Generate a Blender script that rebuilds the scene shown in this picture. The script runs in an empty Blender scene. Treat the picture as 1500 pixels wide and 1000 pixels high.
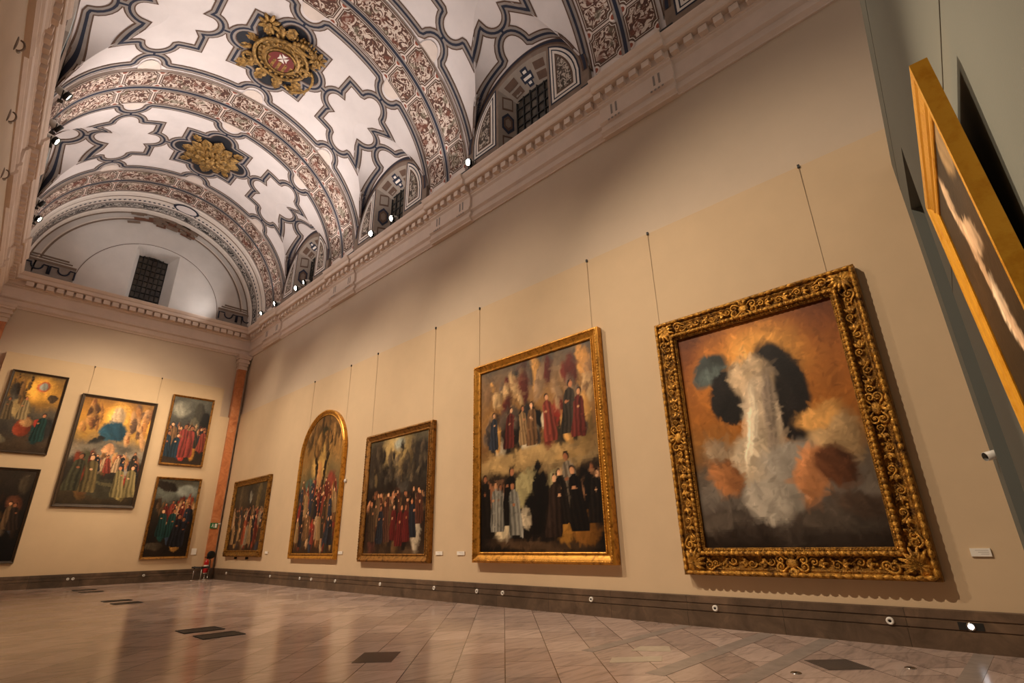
import bpy, math, random
import numpy as np
from mathutils import Vector, Matrix

random.seed(7)
rng = np.random.default_rng(11)
SC = bpy.context.scene
COL = SC.collection
PI = math.pi
sin, cos, sqrt = math.sin, math.cos, math.sqrt

# ------------------------------------------------------------------ helpers
def lin(c):
    return c / 12.92 if c <= 0.04045 else ((c + 0.055) / 1.055) ** 2.4

def hexc(h):
    h = h.lstrip('#')
    return tuple(lin(int(h[i:i + 2], 16) / 255) for i in (0, 2, 4))

class MB:
    """collects vertices and faces, then links them as ONE mesh object"""
    def __init__(self):
        self.v = []; self.f = []; self.m = []; self.s = []
    def vert(self, p):
        self.v.append((float(p[0]), float(p[1]), float(p[2]))); return len(self.v) - 1
    def face(self, idx, mi=0, smooth=False):
        self.f.append(tuple(idx)); self.m.append(mi); self.s.append(smooth)
    def quad(self, a, b, c, d, mi=0):
        i = len(self.v)
        for p in (a, b, c, d): self.vert(p)
        self.face((i, i + 1, i + 2, i + 3), mi)
    def box(self, x0, x1, y0, y1, z0, z1, mi=0):
        i = len(self.v)
        for z in (z0, z1):
            for x, y in ((x0, y0), (x1, y0), (x1, y1), (x0, y1)): self.vert((x, y, z))
        for q in ((3, 2, 1, 0), (4, 5, 6, 7), (0, 1, 5, 4), (1, 2, 6, 5), (2, 3, 7, 6), (3, 0, 4, 7)):
            self.face([i + k for k in q], mi)
    def grid(self, P, mi=0, smooth=True, closed_u=False, closed_v=False, flip=False):
        nu = len(P); nv = len(P[0]); i = len(self.v)
        for row in P:
            for p in row: self.vert(p)
        for a in range(nu if closed_u else nu - 1):
            for b in range(nv if closed_v else nv - 1):
                a2 = (a + 1) % nu; b2 = (b + 1) % nv
                q = (i + a * nv + b, i + a2 * nv + b, i + a2 * nv + b2, i + a * nv + b2)
                self.face(q[::-1] if flip else q, mi, smooth)
    def tube(self, path, r, n=8, mi=0, caps=True, closed=False):
        pts = [Vector(p) for p in path]; N = len(pts)
        rr = r if isinstance(r, (list, tuple)) else [r] * N
        ref = None; rows = []
        for k in range(N):
            if closed: t = pts[(k + 1) % N] - pts[(k - 1) % N]
            else: t = pts[min(k + 1, N - 1)] - pts[max(k - 1, 0)]
            if t.length < 1e-9: t = Vector((0, 0, 1))
            t.normalize()
            if ref is None:
                ref = Vector((0, 0, 1)) if abs(t.z) < .9 else Vector((1, 0, 0))
            u = ref - t * ref.dot(t)
            if u.length < 1e-6: u = t.orthogonal()
            u.normalize(); ref = u; w = t.cross(u)
            rows.append([pts[k] + (u * cos(2 * PI * j / n) + w * sin(2 * PI * j / n)) * rr[k] for j in range(n)])
        i = len(self.v)
        self.grid(rows, mi, True, closed, True)
        if caps and not closed:
            self.face([i + j for j in range(n)][::-1], mi)
            self.face([i + (N - 1) * n + j for j in range(n)], mi)
    def ell(self, c, r, M=None, nu=8, nv=6, mi=0):
        rows = []
        for a in range(nv + 1):
            th = PI * a / nv
            row = []
            for b in range(nu):
                ph = 2 * PI * b / nu
                p = Vector((r[0] * sin(th) * cos(ph), r[1] * sin(th) * sin(ph), r[2] * cos(th)))
                if M is not None: p = M @ p
                row.append((c[0] + p[0], c[1] + p[1], c[2] + p[2]))
            rows.append(row)
        self.grid(rows, mi, True, False, True)
    def lathe(self, prof, n=24, o=(0, 0, 0), M=None, mi=0):
        rows = []
        for r, z in prof:
            row = []
            for j in range(n):
                p = Vector((r * cos(2 * PI * j / n), r * sin(2 * PI * j / n), z))
                if M is not None: p = M @ p
                row.append((o[0] + p[0], o[1] + p[1], o[2] + p[2]))
            rows.append(row)
        self.grid(rows, mi, True, False, True, flip=True)
    def build(self, name, mats, parent=None, **props):
        me = bpy.data.meshes.new(name)
        me.from_pydata(self.v, [], self.f)
        if not isinstance(mats, (list, tuple)): mats = [mats]
        for m in mats: me.materials.append(m)
        me.polygons.foreach_set('material_index', self.m)
        me.polygons.foreach_set('use_smooth', self.s)
        me.update()
        o = bpy.data.objects.new(name, me); COL.objects.link(o)
        if parent is not None: o.parent = parent
        for k, v in props.items(): o[k] = v
        return o

def thing(name, label, cat, loc=(0, 0, 0), rz=0, group=None):
    o = bpy.data.objects.new(name, None); COL.objects.link(o)
    o.empty_display_size = .1
    o.location = loc; o.rotation_euler = (0, 0, rz)
    o['label'] = label; o['category'] = cat
    if group: o['group'] = group
    return o

def dup(root, loc, rz, label, group=None):
    r = root.copy(); COL.objects.link(r); r.location = loc; r.rotation_euler = (0, 0, rz); r['label'] = label
    if group: r['group'] = group
    for ch in list(root.children):
        c = ch.copy(); COL.objects.link(c); c.parent = r
        for g in list(ch.children):
            d = g.copy(); COL.objects.link(d); d.parent = c
    return r

# ------------------------------------------------------------------ materials
def newmat(name):
    m = bpy.data.materials.new(name); m.use_nodes = True
    nt = m.node_tree; b = nt.nodes['Principled BSDF']
    return m, nt, b

def ND(nt, typ, **kw):
    n = nt.nodes.new(typ)
    for k, v in kw.items():
        if k in n.inputs: n.inputs[k].default_value = v
        else: setattr(n, k, v)
    return n

def ramp(nt, stops, fac, interp='LINEAR'):
    r = nt.nodes.new('ShaderNodeValToRGB'); r.color_ramp.interpolation = interp
    e = r.color_ramp.elements
    while len(e) > 1: e.remove(e[-1])
    e[0].position = stops[0][0]; e[0].color = (*stops[0][1], 1)
    for p, c in stops[1:]:
        k = e.new(p); k.color = (*c, 1)
    nt.links.new(fac, r.inputs[0]); return r.outputs[0]

def plain(name, col, rough=.6, metal=0., var=.08, scale=3., bump=0., bscale=40., emit=None, spec=.5):
    m, nt, b = newmat(name)
    c = hexc(col) if isinstance(col, str) else col
    tc = nt.nodes.new('ShaderNodeTexCoord')
    if var > 0:
        n = ND(nt, 'ShaderNodeTexNoise', Scale=scale, Detail=5., Roughness=.6)
        nt.links.new(tc.outputs['Object'], n.inputs['Vector'])
        lo = tuple(x * (1 - var) for x in c); hi = tuple(min(1, x * (1 + var)) for x in c)
        nt.links.new(ramp(nt, [(.3, lo), (.7, hi)], n.outputs['Fac']), b.inputs['Base Color'])
    else:
        b.inputs['Base Color'].default_value = (*c, 1)
    b.inputs['Roughness'].default_value = rough; b.inputs['Metallic'].default_value = metal
    b.inputs['Specular IOR Level'].default_value = spec
    if bump > 0:
        n2 = ND(nt, 'ShaderNodeTexNoise', Scale=bscale, Detail=4.)
        nt.links.new(tc.outputs['Object'], n2.inputs['Vector'])
        bp = ND(nt, 'ShaderNodeBump', Strength=bump, Distance=.02)
        nt.links.new(n2.outputs['Fac'], bp.inputs['Height']); nt.links.new(bp.outputs['Normal'], b.inputs['Normal'])
    if emit:
        b.inputs['Emission Color'].default_value = (*emit[0], 1); b.inputs['Emission Strength'].default_value = emit[1]
    return m

def arabesque(name, dark, mid, light, acc1, acc2, scale=5.):
    """painted grotesque ornament: pale scrolls on a dark ground with tinted blooms"""
    m, nt, b = newmat(name)
    tc = nt.nodes.new('ShaderNodeTexCoord')
    n = ND(nt, 'ShaderNodeTexNoise', Scale=scale, Detail=1.5, Roughness=.45, Distortion=1.6)
    nt.links.new(tc.outputs['Object'], n.inputs['Vector'])
    v = ND(nt, 'ShaderNodeTexVoronoi', Scale=scale * 1.3); v.feature = 'DISTANCE_TO_EDGE'
    nt.links.new(n.outputs['Color'], v.inputs['Vector'])
    mx = ND(nt, 'ShaderNodeMath', operation='MULTIPLY'); mx.inputs[1].default_value = 18.
    nt.links.new(n.outputs['Fac'], mx.inputs[0])
    sn = ND(nt, 'ShaderNodeMath', operation='SINE'); nt.links.new(mx.outputs[0], sn.inputs[0])
    base = ramp(nt, [(0., dark), (.34, dark), (.5, mid), (.66, mid), (.76, light), (1., light)],
                _mr(nt, sn.outputs[0], -1, 1))
    n2 = ND(nt, 'ShaderNodeTexNoise', Scale=scale * .55, Detail=1.)
    nt.links.new(tc.outputs['Object'], n2.inputs['Vector'])
    k = ramp(nt, [(0., (0, 0, 0)), (.6, (0, 0, 0)), (.68, (.6, .6, .6))], n2.outputs['Fac'])
    mix = ND(nt, 'ShaderNodeMixRGB'); nt.links.new(k, mix.inputs[0]); nt.links.new(base, mix.inputs[1])
    mix.inputs[2].default_value = (*acc1, 1)
    mult = ND(nt, 'ShaderNodeMixRGB', blend_type='MIX'); nt.links.new(mix.outputs[0], mult.inputs[1])
    k2 = ramp(nt, [(0., (.6, .6, .6)), (.32, (.6, .6, .6)), (.4, (0, 0, 0))], n2.outputs['Fac'])
    nt.links.new(k2, mult.inputs[0]); mult.inputs[2].default_value = (*acc2, 1)
    nt.links.new(mult.outputs[0], b.inputs['Base Color'])
    b.inputs['Roughness'].default_value = .75
    return m

def _mr(nt, out, a, c):
    r = ND(nt, 'ShaderNodeMapRange'); r.inputs['From Min'].default_value = a; r.inputs['From Max'].default_value = c
    nt.links.new(out, r.inputs['Value']); return r.outputs['Result']

def gold(name, hi, lo, rough=.34, bscale=55., bump=.35, metal=.85, edge=.52):
    m, nt, b = newmat(name)
    tc = nt.nodes.new('ShaderNodeTexCoord')
    n = ND(nt, 'ShaderNodeTexNoise', Scale=9., Detail=6., Roughness=.65)
    nt.links.new(tc.outputs['Object'], n.inputs['Vector'])
    nt.links.new(ramp(nt, [(.33, hexc(lo)), (edge, hexc(hi)), (1., hexc(hi))], n.outputs['Fac']), b.inputs['Base Color'])
    b.inputs['Metallic'].default_value = metal; b.inputs['Roughness'].default_value = rough
    if bump > 0:
        n2 = ND(nt, 'ShaderNodeTexNoise', Scale=bscale, Detail=3., Distortion=1.)
        nt.links.new(tc.outputs['Object'], n2.inputs['Vector'])
        bp = ND(nt, 'ShaderNodeBump', Strength=bump, Distance=.02)
        nt.links.new(n2.outputs['Fac'], bp.inputs['Height']); nt.links.new(bp.outputs['Normal'], b.inputs['Normal'])
    return m

M = {}
M['plaster'] = plain('vault_plaster', 'd8cecb', .85, var=.06, scale=1.1)
M['rib'] = plain('rib_plaster', 'd8c8bd', .85, var=.07, scale=2.)
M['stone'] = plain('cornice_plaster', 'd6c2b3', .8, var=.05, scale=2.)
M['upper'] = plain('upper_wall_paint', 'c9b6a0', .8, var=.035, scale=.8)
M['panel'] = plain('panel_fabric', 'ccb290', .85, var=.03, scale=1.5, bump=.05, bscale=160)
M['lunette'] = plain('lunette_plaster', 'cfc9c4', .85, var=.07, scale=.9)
M['brown'] = plain('band_brown', '5c4436', .8, var=.15, scale=6.)
M['grey'] = plain('band_grey', '8f847d', .8, var=.1, scale=6.)
M['navy'] = plain('band_navy', '1b2033', .75, var=.15, scale=5.)
M['white'] = plain('band_white', 'ddd2c8', .8, var=.06, scale=6.)
M['rust'] = plain('rust_paint', '8a4631', .8, var=.15, scale=8.)
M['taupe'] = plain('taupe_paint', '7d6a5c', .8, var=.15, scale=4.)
M['oldbrick'] = plain('old_brick', '6e4a38', .85, var=.3, scale=5.)
M['soffit'] = plain('soffit_paint', '8f8175', .8, var=.08, scale=4.)
M['field'] = plain('boss_field', '10131d', .7, var=.15, scale=5.)
M['grot'] = arabesque('painted_grotesque', hexc('4e3025'), hexc('85604d'), hexc('c9b8aa'), hexc('6a6450'), hexc('74402f'), 4.6)
M['grotw'] = arabesque('painted_scrolls', hexc('40352d'), hexc('6b5c50'), hexc('b8aa9c'), hexc('7b6a55'), hexc('5a4a40'), 5.)
M['bw'] = arabesque('black_white_scrolls', hexc('2c2a2b'), hexc('5a5552'), hexc('cdc5bd'), hexc('b5aca4'), hexc('3a3636'), 5.5)
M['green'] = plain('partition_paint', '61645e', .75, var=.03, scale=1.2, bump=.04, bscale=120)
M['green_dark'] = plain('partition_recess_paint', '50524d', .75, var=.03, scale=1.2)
M['black'] = plain('black_metal', '14120f', .45, var=.1)
M['blackgloss'] = plain('black_plastic', '0c0b0b', .3, var=.05)
M['whitem'] = plain('white_enamel', 'e6e2da', .4, var=.03)
M['card'] = plain('white_card', 'e9e2d6', .7, var=.02)
M['chrome'] = plain('polished_steel', 'b9b7b2', .18, 1., var=.04)
M['red'] = plain('red_enamel', 'b3171a', .3, var=.05)
M['iron'] = plain('window_iron', '191714', .6, var=.15, bump=.1)
M['wire'] = plain('picture_wire', 'b8a488', .7, 0., var=0)
M['board'] = plain('back_board', '2a2018', .8, var=.1)
M['gold_carved'] = gold('carved_gilding', 'd29a3e', '5a360f', .34, 40., .9, .6, .56)
M['gold_dark'] = gold('dark_gilding', 'a5752c', '45280d', .4, 32., 1.6, .6, .56)
M['gold_plain'] = gold('plain_gilding', 'd0953a', '8a5a1a', .34, 60., .15, .6)
M['gold_bright'] = gold('bright_gilding', 'f2b53c', 'dd9c2a', .26, 60., .06, .6)
M['gold_old'] = gold('old_gilding', '9a6c32', '4c3014', .42, 50., .5, .75)
M['wood_dark'] = plain('dark_frame_wood', '3a2a1a', .45, var=.25, scale=8.)
M['boss'] = gold('boss_gilding', 'ab854a', '46311a', .38, 22., .8, .55, .58)
M['emblem_red'] = plain('emblem_red', '6d2420', .5, var=.1)
M['emblem_white'] = plain('emblem_white', 'd9cfc4', .6, var=.05)
M['sign_green'] = plain('sign_green', '0f6b3c', .4, var=.03)
M['lens'] = plain('lamp_lens', 'fff4df', .3, var=0, emit=((1., .9, .74), 60.))
M['led'] = plain('floor_light_lens', 'e8eeff', .3, var=0, emit=((.8, .9, 1.), 3.))

def glassmat():
    m, nt, b = newmat('night_window_glass')
    tc = nt.nodes.new('ShaderNodeTexCoord')
    n = ND(nt, 'ShaderNodeTexVoronoi', Scale=2.6); nt.links.new(tc.outputs['Object'], n.inputs['Vector'])
    nt.links.new(ramp(nt, [(0., hexc('2b2723')), (1., hexc('5a5147'))], n.outputs['Color']), b.inputs['Base Color'])
    b.inputs['Roughness'].default_value = .22
    return m
M['glass'] = glassmat()

def floormat():
    m, nt, b = newmat('marble_tiles')
    tc = nt.nodes.new('ShaderNodeTexCoord')
    mp = ND(nt, 'ShaderNodeMapping'); mp.inputs['Rotation'].default_value = (0, 0, -PI / 4)
    nt.links.new(tc.outputs['Object'], mp.inputs['Vector'])
    br = nt.nodes.new('ShaderNodeTexBrick'); br.offset = .37; br.squash = 1.
    nt.links.new(mp.outputs['Vector'], br.inputs['Vector'])
    br.inputs['Color1'].default_value = (*hexc('c8bbb4'), 1); br.inputs['Color2'].default_value = (*hexc('a2958f'), 1)
    br.inputs['Mortar'].default_value = (*hexc('4d433c'), 1)
    br.inputs['Scale'].default_value = 1.; br.inputs['Mortar Size'].default_value = .006
    br.inputs['Brick Width'].default_value = .85; br.inputs['Row Height'].default_value = .6; br.inputs['Bias'].default_value = -.1
    # streaky veins running with the slabs
    mp2 = ND(nt, 'ShaderNodeMapping'); mp2.inputs['Scale'].default_value = (.55, 3.4, 1); mp2.inputs['Rotation'].default_value = (0, 0, PI / 4 + .25)
    nt.links.new(tc.outputs['Object'], mp2.inputs['Vector'])
    n = ND(nt, 'ShaderNodeTexNoise', Scale=2.6, Detail=7., Roughness=.62, Distortion=1.2)
    nt.links.new(mp2.outputs['Vector'], n.inputs['Vector'])
    vein = ramp(nt, [(.28, hexc('8b807a')), (.5, hexc('c6bab2')), (.72, hexc('d8ccc4'))], n.outputs['Fac'])
    mix = ND(nt, 'ShaderNodeMixRGB', blend_type='MULTIPLY'); mix.inputs[0].default_value = .8
    nt.links.new(br.outputs['Color'], mix.inputs[1]); nt.links.new(vein, mix.inputs[2])
    g = ND(nt, 'ShaderNodeMixRGB', blend_type='MULTIPLY'); g.inputs[0].default_value = 1.; g.inputs[2].default_value = (1.6, 1.55, 1.52, 1)
    nt.links.new(mix.outputs[0], g.inputs[1])
    nt.links.new(g.outputs[0], b.inputs['Base Color'])
    n3 = ND(nt, 'ShaderNodeTexNoise', Scale=1.3, Detail=4.); nt.links.new(tc.outputs['Object'], n3.inputs['Vector'])
    rr = ND(nt, 'ShaderNodeMapRange'); rr.inputs['To Min'].default_value = .11; rr.inputs['To Max'].default_value = .22
    nt.links.new(n3.outputs['Fac'], rr.inputs['Value']); nt.links.new(rr.outputs['Result'], b.inputs['Roughness'])
    bp = ND(nt, 'ShaderNodeBump', Strength=.06, Distance=.02); nt.links.new(n.outputs['Fac'], bp.inputs['Height'])
    nt.links.new(bp.outputs['Normal'], b.inputs['Normal'])
    return m
M['floor'] = floormat()
M['strip'] = plain('grey_marble_strip', '9d9087', .24, var=.16, scale=4.)
M['darktile'] = plain('dark_marble_tile', '4b4542', .24, var=.2, scale=3.)
M['paletile'] = plain('pale_marble_tile', 'c6b8a4', .24, var=.12, scale=3.)
def basemat():
    m, nt, b = newmat('baseboard_stone')
    tc = nt.nodes.new('ShaderNodeTexCoord'); sp = nt.nodes.new('ShaderNodeSeparateXYZ'); nt.links.new(tc.outputs['Object'], sp.inputs[0])
    ad = ND(nt, 'ShaderNodeMath', operation='ADD'); nt.links.new(sp.outputs[0], ad.inputs[0]); nt.links.new(sp.outputs[1], ad.inputs[1])
    sc = ND(nt, 'ShaderNodeMath', operation='MULTIPLY'); sc.inputs[1].default_value = .62; nt.links.new(ad.outputs[0], sc.inputs[0])
    fl = ND(nt, 'ShaderNodeMath', operation='FLOOR'); nt.links.new(sc.outputs[0], fl.inputs[0])
    wn = nt.nodes.new('ShaderNodeTexWhiteNoise'); wn.noise_dimensions = '1D'; nt.links.new(fl.outputs[0], wn.inputs['W'])
    fr = ND(nt, 'ShaderNodeMath', operation='FRACT'); nt.links.new(sc.outputs[0], fr.inputs[0])
    n = ND(nt, 'ShaderNodeTexNoise', Scale=2.4, Detail=7., Roughness=.65, Distortion=.8); nt.links.new(tc.outputs['Object'], n.inputs['Vector'])
    base = ramp(nt, [(.28, hexc('43362a')), (.55, hexc('625041')), (.75, hexc('7a6350'))], n.outputs['Fac'])
    tone = ramp(nt, [(0., (.72, .72, .72)), (1., (1.12, 1.08, 1.02))], wn.outputs['Value'])
    mx = ND(nt, 'ShaderNodeMixRGB', blend_type='MULTIPLY'); mx.inputs[0].default_value = 1.; nt.links.new(base, mx.inputs[1]); nt.links.new(tone, mx.inputs[2])
    jt = ramp(nt, [(0., (.35, .35, .35)), (.006, (.35, .35, .35)), (.008, (1, 1, 1))], fr.outputs[0])
    m2 = ND(nt, 'ShaderNodeMixRGB', blend_type='MULTIPLY'); m2.inputs[0].default_value = 1.; nt.links.new(mx.outputs[0], m2.inputs[1]); nt.links.new(jt, m2.inputs[2])
    nt.links.new(m2.outputs[0], b.inputs['Base Color']); b.inputs['Roughness'].default_value = .4
    return m
M['base'] = basemat()

def marble():
    m, nt, b = newmat('orange_marble')
    tc = nt.nodes.new('ShaderNodeTexCoord')
    n = ND(nt, 'ShaderNodeTexNoise', Scale=2.2, Detail=7., Roughness=.65, Distortion=1.4); nt.links.new(tc.outputs['Object'], n.inputs['Vector'])
    nt.links.new(ramp(nt, [(.3, hexc('a5603a')), (.55, hexc('c67d4e')), (.75, hexc('d29a70'))], n.outputs['Fac']), b.inputs['Base Color'])
    b.inputs['Roughness'].default_value = .3
    return m
M['orange'] = marble()

def paintmat(name):
    m, nt, b = newmat(name)
    a = nt.nodes.new('ShaderNodeVertexColor'); a.layer_name = 'paint'
    nt.links.new(a.outputs['Color'], b.inputs['Base Color'])
    b.inputs['Roughness'].default_value = .45; b.inputs['Specular IOR Level'].default_value = .2
    tc = nt.nodes.new('ShaderNodeTexCoord')
    n = ND(nt, 'ShaderNodeTexNoise', Scale=30., Detail=4.); nt.links.new(tc.outputs['Object'], n.inputs['Vector'])
    bp = ND(nt, 'ShaderNodeBump', Strength=.08, Distance=.02); nt.links.new(n.outputs['Fac'], bp.inputs['Height'])
    nt.links.new(bp.outputs['Normal'], b.inputs['Normal'])
    return m
M['paint'] = paintmat('oil_paint')

# ------------------------------------------------------------------ dimensions
XR = 9.6; YF = 29.6
XC, ZC, R = 4.4, 13.0, 5.05
BAYS = [1.0, 8.3, 15.6, 22.9]; RIBS = [4.65, 11.95, 19.25, 26.5]
LR = 2.5; ZL = 13.6; HG = 3.38; XW = 9.3
ZLEDGE = 12.8
def xl_ledge(y): return -.26 - (29.2 - y) * .0385
def xl_wall(y): return -.86 - (29.2 - y) * .026
def rside(side, y):
    return R if side > 0 else 4.4 - (xl_ledge(y) - .32)
def xwall(side, y):
    return XW if side > 0 else xl_ledge(y) - .18

def bay_of(y):
    for c in BAYS:
        if abs(y - c) < LR: return c
    return None
def phig(y):
    c = bay_of(y)
    if c is None: return None
    t = abs(y - c) / LR
    return math.acos((ZL + HG * (1 - t ** 1.85) - ZC) / R)
def zarch(y, c): return ZL + sqrt(max(0, LR * LR - (y - c) ** 2))

def barrel(y, phi, side, h=0.):
    rs = rside(side, y)
    k = 1 - h / R
    return (XC + side * rs * sin(phi) * k, y, ZC + R * cos(phi) * k)
def surf(y, s, h=0.):
    side = 1 if s >= 0 else -1
    a = abs(s); c = bay_of(y)
    pg = phig(y) if c is not None else 1e9
    if a <= R * pg: return barrel(y, a / R, side, h)
    G = barrel(y, pg, side); Wp = (xwall(side, y), y, zarch(y, c))
    dx, dz = Wp[0] - G[0], Wp[2] - G[2]; L = sqrt(dx * dx + dz * dz)
    if L < 1e-6: return (Wp[0] - side * h, y, Wp[2])
    d = a - R * pg
    nx, nz = dz / L, -dx / L
    if nz > 0: nx, nz = -nx, -nz
    if d <= L:
        t = d / L
        return (G[0] + dx * t + nx * h, y, G[2] + dz * t + nz * h)
    return (Wp[0] - side * h, y, Wp[2] - (d - L))
def swall(y, side=1):
    c = bay_of(y); pg = phig(y)
    G = barrel(y, pg, side); Wp = (xwall(side, y), y, zarch(y, c))
    return R * pg + math.hypot(Wp[0] - G[0], Wp[2] - G[2])

# ------------------------------------------------------------------ vault
def build_vault():
    mb = MB()
    N = 72
    def col(y, pm): return [barrel(y, abs(p), 1 if p >= 0 else -1) for p in np.linspace(pm, -pm, N)]
    edges = [-1.]
    for c in BAYS: edges += [c - LR, c + LR]
    edges.append(YF)
    for k in range(len(edges) - 1):
        a, b = edges[k], edges[k + 1]
        if b - a < 1e-6: continue
        mid = (a + b) / 2; c = bay_of(mid)
        if c is None:
            ys = np.linspace(a, b, max(2, int((b - a) / .3) + 1))
            mb.grid([col(y, PI / 2) for y in ys], 0, True)
        else:
            n = 60
            ys = [c - LR * cos(PI * i / n) for i in range(n + 1)]
            ys[0] = c - LR + 1e-5; ys[-1] = c + LR - 1e-5
            mb.grid([col(y, phig(y)) for y in ys], 0, True)
            for side in (1, -1):
                P = []
                for y in ys:
                    G = barrel(y, phig(y), side); Wp = (xwall(side, y), y, zarch(y, c))
                    P.append([tuple(G[i] + (Wp[i] - G[i]) * t for i in range(3)) for t in np.linspace(0, 1, 7)])
                # keep a sharp ridge at the crown of each lunette
                mb.grid(P[:31], 0, True); mb.grid(P[30:], 0, True)
    o = mb.build('ceiling', M['plaster'], kind='structure')
    return o
build_vault()

def ribbon(mb, path, widths=((.155, .010, 0), (.112, .017, 1), (.038, .024, 2)), closed=False, step=.07, mapf=None):
    """nested painted mouldings along a developed (y, s) path"""
    mapf = mapf or surf
    pts = [np.array(p, float) for p in path]
    if closed: pts.append(pts[0])
    q = [pts[0]]
    for a, b in zip(pts[:-1], pts[1:]):
        d = np.linalg.norm(b - a); n = max(1, int(d / step))
        for k in range(1, n + 1): q.append(a + (b - a) * k / n)
    if closed: q = q[:-1]
    n = len(q); offs = []
    for k in range(n):
        if closed: t1 = q[k] - q[k - 1]; t2 = q[(k + 1) % n] - q[k]
        else:
            t1 = q[k] - q[k - 1] if k > 0 else q[1] - q[0]
            t2 = q[k + 1] - q[k] if k < n - 1 else t1
        t1 = t1 / (np.linalg.norm(t1) + 1e-12); t2 = t2 / (np.linalg.norm(t2) + 1e-12)
        n1 = np.array([-t1[1], t1[0]]); n2 = np.array([-t2[1], t2[0]])
        m = n1 + n2; l = np.linalg.norm(m)
        if l < 1e-6: m = n1
        else:
            m /= l; m = m / max(.35, m.dot(n1))
        offs.append(m)
    for w, h, mi in widths:
        rows = []
        for p, m in zip(q, offs):
            a = p + m * w; b = p - m * w; c = p
            rows.append([mapf(a[0], a[1], h), mapf(a[0] * .5 + c[0] * .5, a[1] * .5 + c[1] * .5, h), mapf(c[0], c[1], h), mapf(b[0] * .5 + c[0] * .5, b[1] * .5 + c[1] * .5, h), mapf(b[0], b[1], h)])
        mb.grid(rows, mi, False, closed)

def arc(cy, cs, r, a0, a1, n=12):
    return [(cy + r * cos(a0 + (a1 - a0) * k / n), cs + r * sin(a0 + (a1 - a0) * k / n)) for k in range(n + 1)]

def star(c, s0, sgn=1, side=False):
    """square with a round lobe on each side; side stars bend over the lunette groin"""
    H = 1.24; K = 1.17; rl = .5
    p = []
    # start at corner (+y, +s) and go round
    p += [(c + H, s0 - sgn * K)]
    p += [(c + a, s0 - sgn * b) for a, b in [(rl + .12, K)]]
    p += [(c + a, s0 - sgn * b) for a, b in arc(0, K - .12, rl, .1, PI - .1)]
    p += [(c - rl - .12, s0 - sgn * K), (c - H, s0 - sgn * K)]
    p += [(c - H, s0 - sgn * (rl + .1))]
    p += [(c - a, s0 - sgn * b) for a, b in arc(H - .02, 0, rl + .04, PI / 2 - .1, -PI / 2 + .1)]
    p += [(c - H, s0 + sgn * (rl + .1))]
    if not side:
        p += [(c - H, s0 + sgn * K), (c - rl - .12, s0 + sgn * K)]
        p += [(c + a, s0 + sgn * b) for a, b in arc(0, K - .12, rl, PI - .1, .1)]
        p += [(c + rl + .12, s0 + sgn * K), (c + H, s0 + sgn * K)]
    else:
        p += [(c - H, s0 + sgn * K), (c - rl - .1, s0 + sgn * .62)]
        p += [(c + a, s0 + sgn * (.52 + b)) for a, b in arc(0, 0, rl, PI - .1, .1)]
        p += [(c + rl + .1, s0 + sgn * .62), (c + H, s0 + sgn * K)]
    p += [(c + H, s0 + sgn * (rl + .1))]
    p += [(c + a, s0 - sgn * b) for a, b in arc(H - .02, 0, rl + .04, -PI / 2 + .1, PI / 2 - .1)]
    p += [(c + H, s0 - sgn * (rl + .1))]
    return p

SS = 3.37          # developed distance from the crown to a side star
def bay_bands(i, c):
    mb = MB()
    ribbon(mb, star(c, 0), closed=True)
    for sg in (1, -1):
        ribbon(mb, star(c, sg * SS, sg, True), closed=True)
        ribbon(mb, [(c, sg * 1.6), (c, sg * 1.78)])
        sw = swall(c, sg)
        # band along the wall arch, bulging round a half disc at its crown
        pa = []
        ys = np.linspace(-2.42, 2.42, 61)
        for d in ys:
            if abs(d) < .6: continue
            s = swall(c + d, sg) - .22
            if d > 0 and (not pa or pa[-1][0] < c):
                pa += [(c + .55 * sin(a), sg * (swall(c + .55 * sin(a), sg) - .22 - .62 * cos(a))) for a in np.linspace(-1.5, 1.5, 13)]
            pa.append((c + d, sg * s))
        ribbon(mb, pa, step=.08)
        ribbon(mb, [(c, sg * (SS + 1.02)), (c, sg * (sw - .84))])
    for e in (1, -1):
        # band along each rib, bulging at three half discs
        y0 = c + e * 2.42
        path = []
        discs = [-SS, 0, SS]
        cur = -7.6
        for d in discs:
            path += [(y0, s) for s in np.arange(cur, d - .62, .4)] + [(y0, d - .6)]
            path += [(y0 - e * .52 * sin(a), d - .5 * cos(a)) for a in np.linspace(.15, PI - .15, 11)]
            path += [(y0, d + .6)]; cur = d + .9
        path += [(y0, s) for s in np.arange(cur, 7.6, .4)]
        ribbon(mb, path, step=.12)
        for d in discs: ribbon(mb, [(y0 - e * .5, d), (c + e * 1.75, d)])
    mb.build('trim_%d' % (1 + i), [M['brown'], M['grey'], M['navy']], kind='structure')
for i, c in enumerate(BAYS): bay_bands(i, c)

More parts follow.
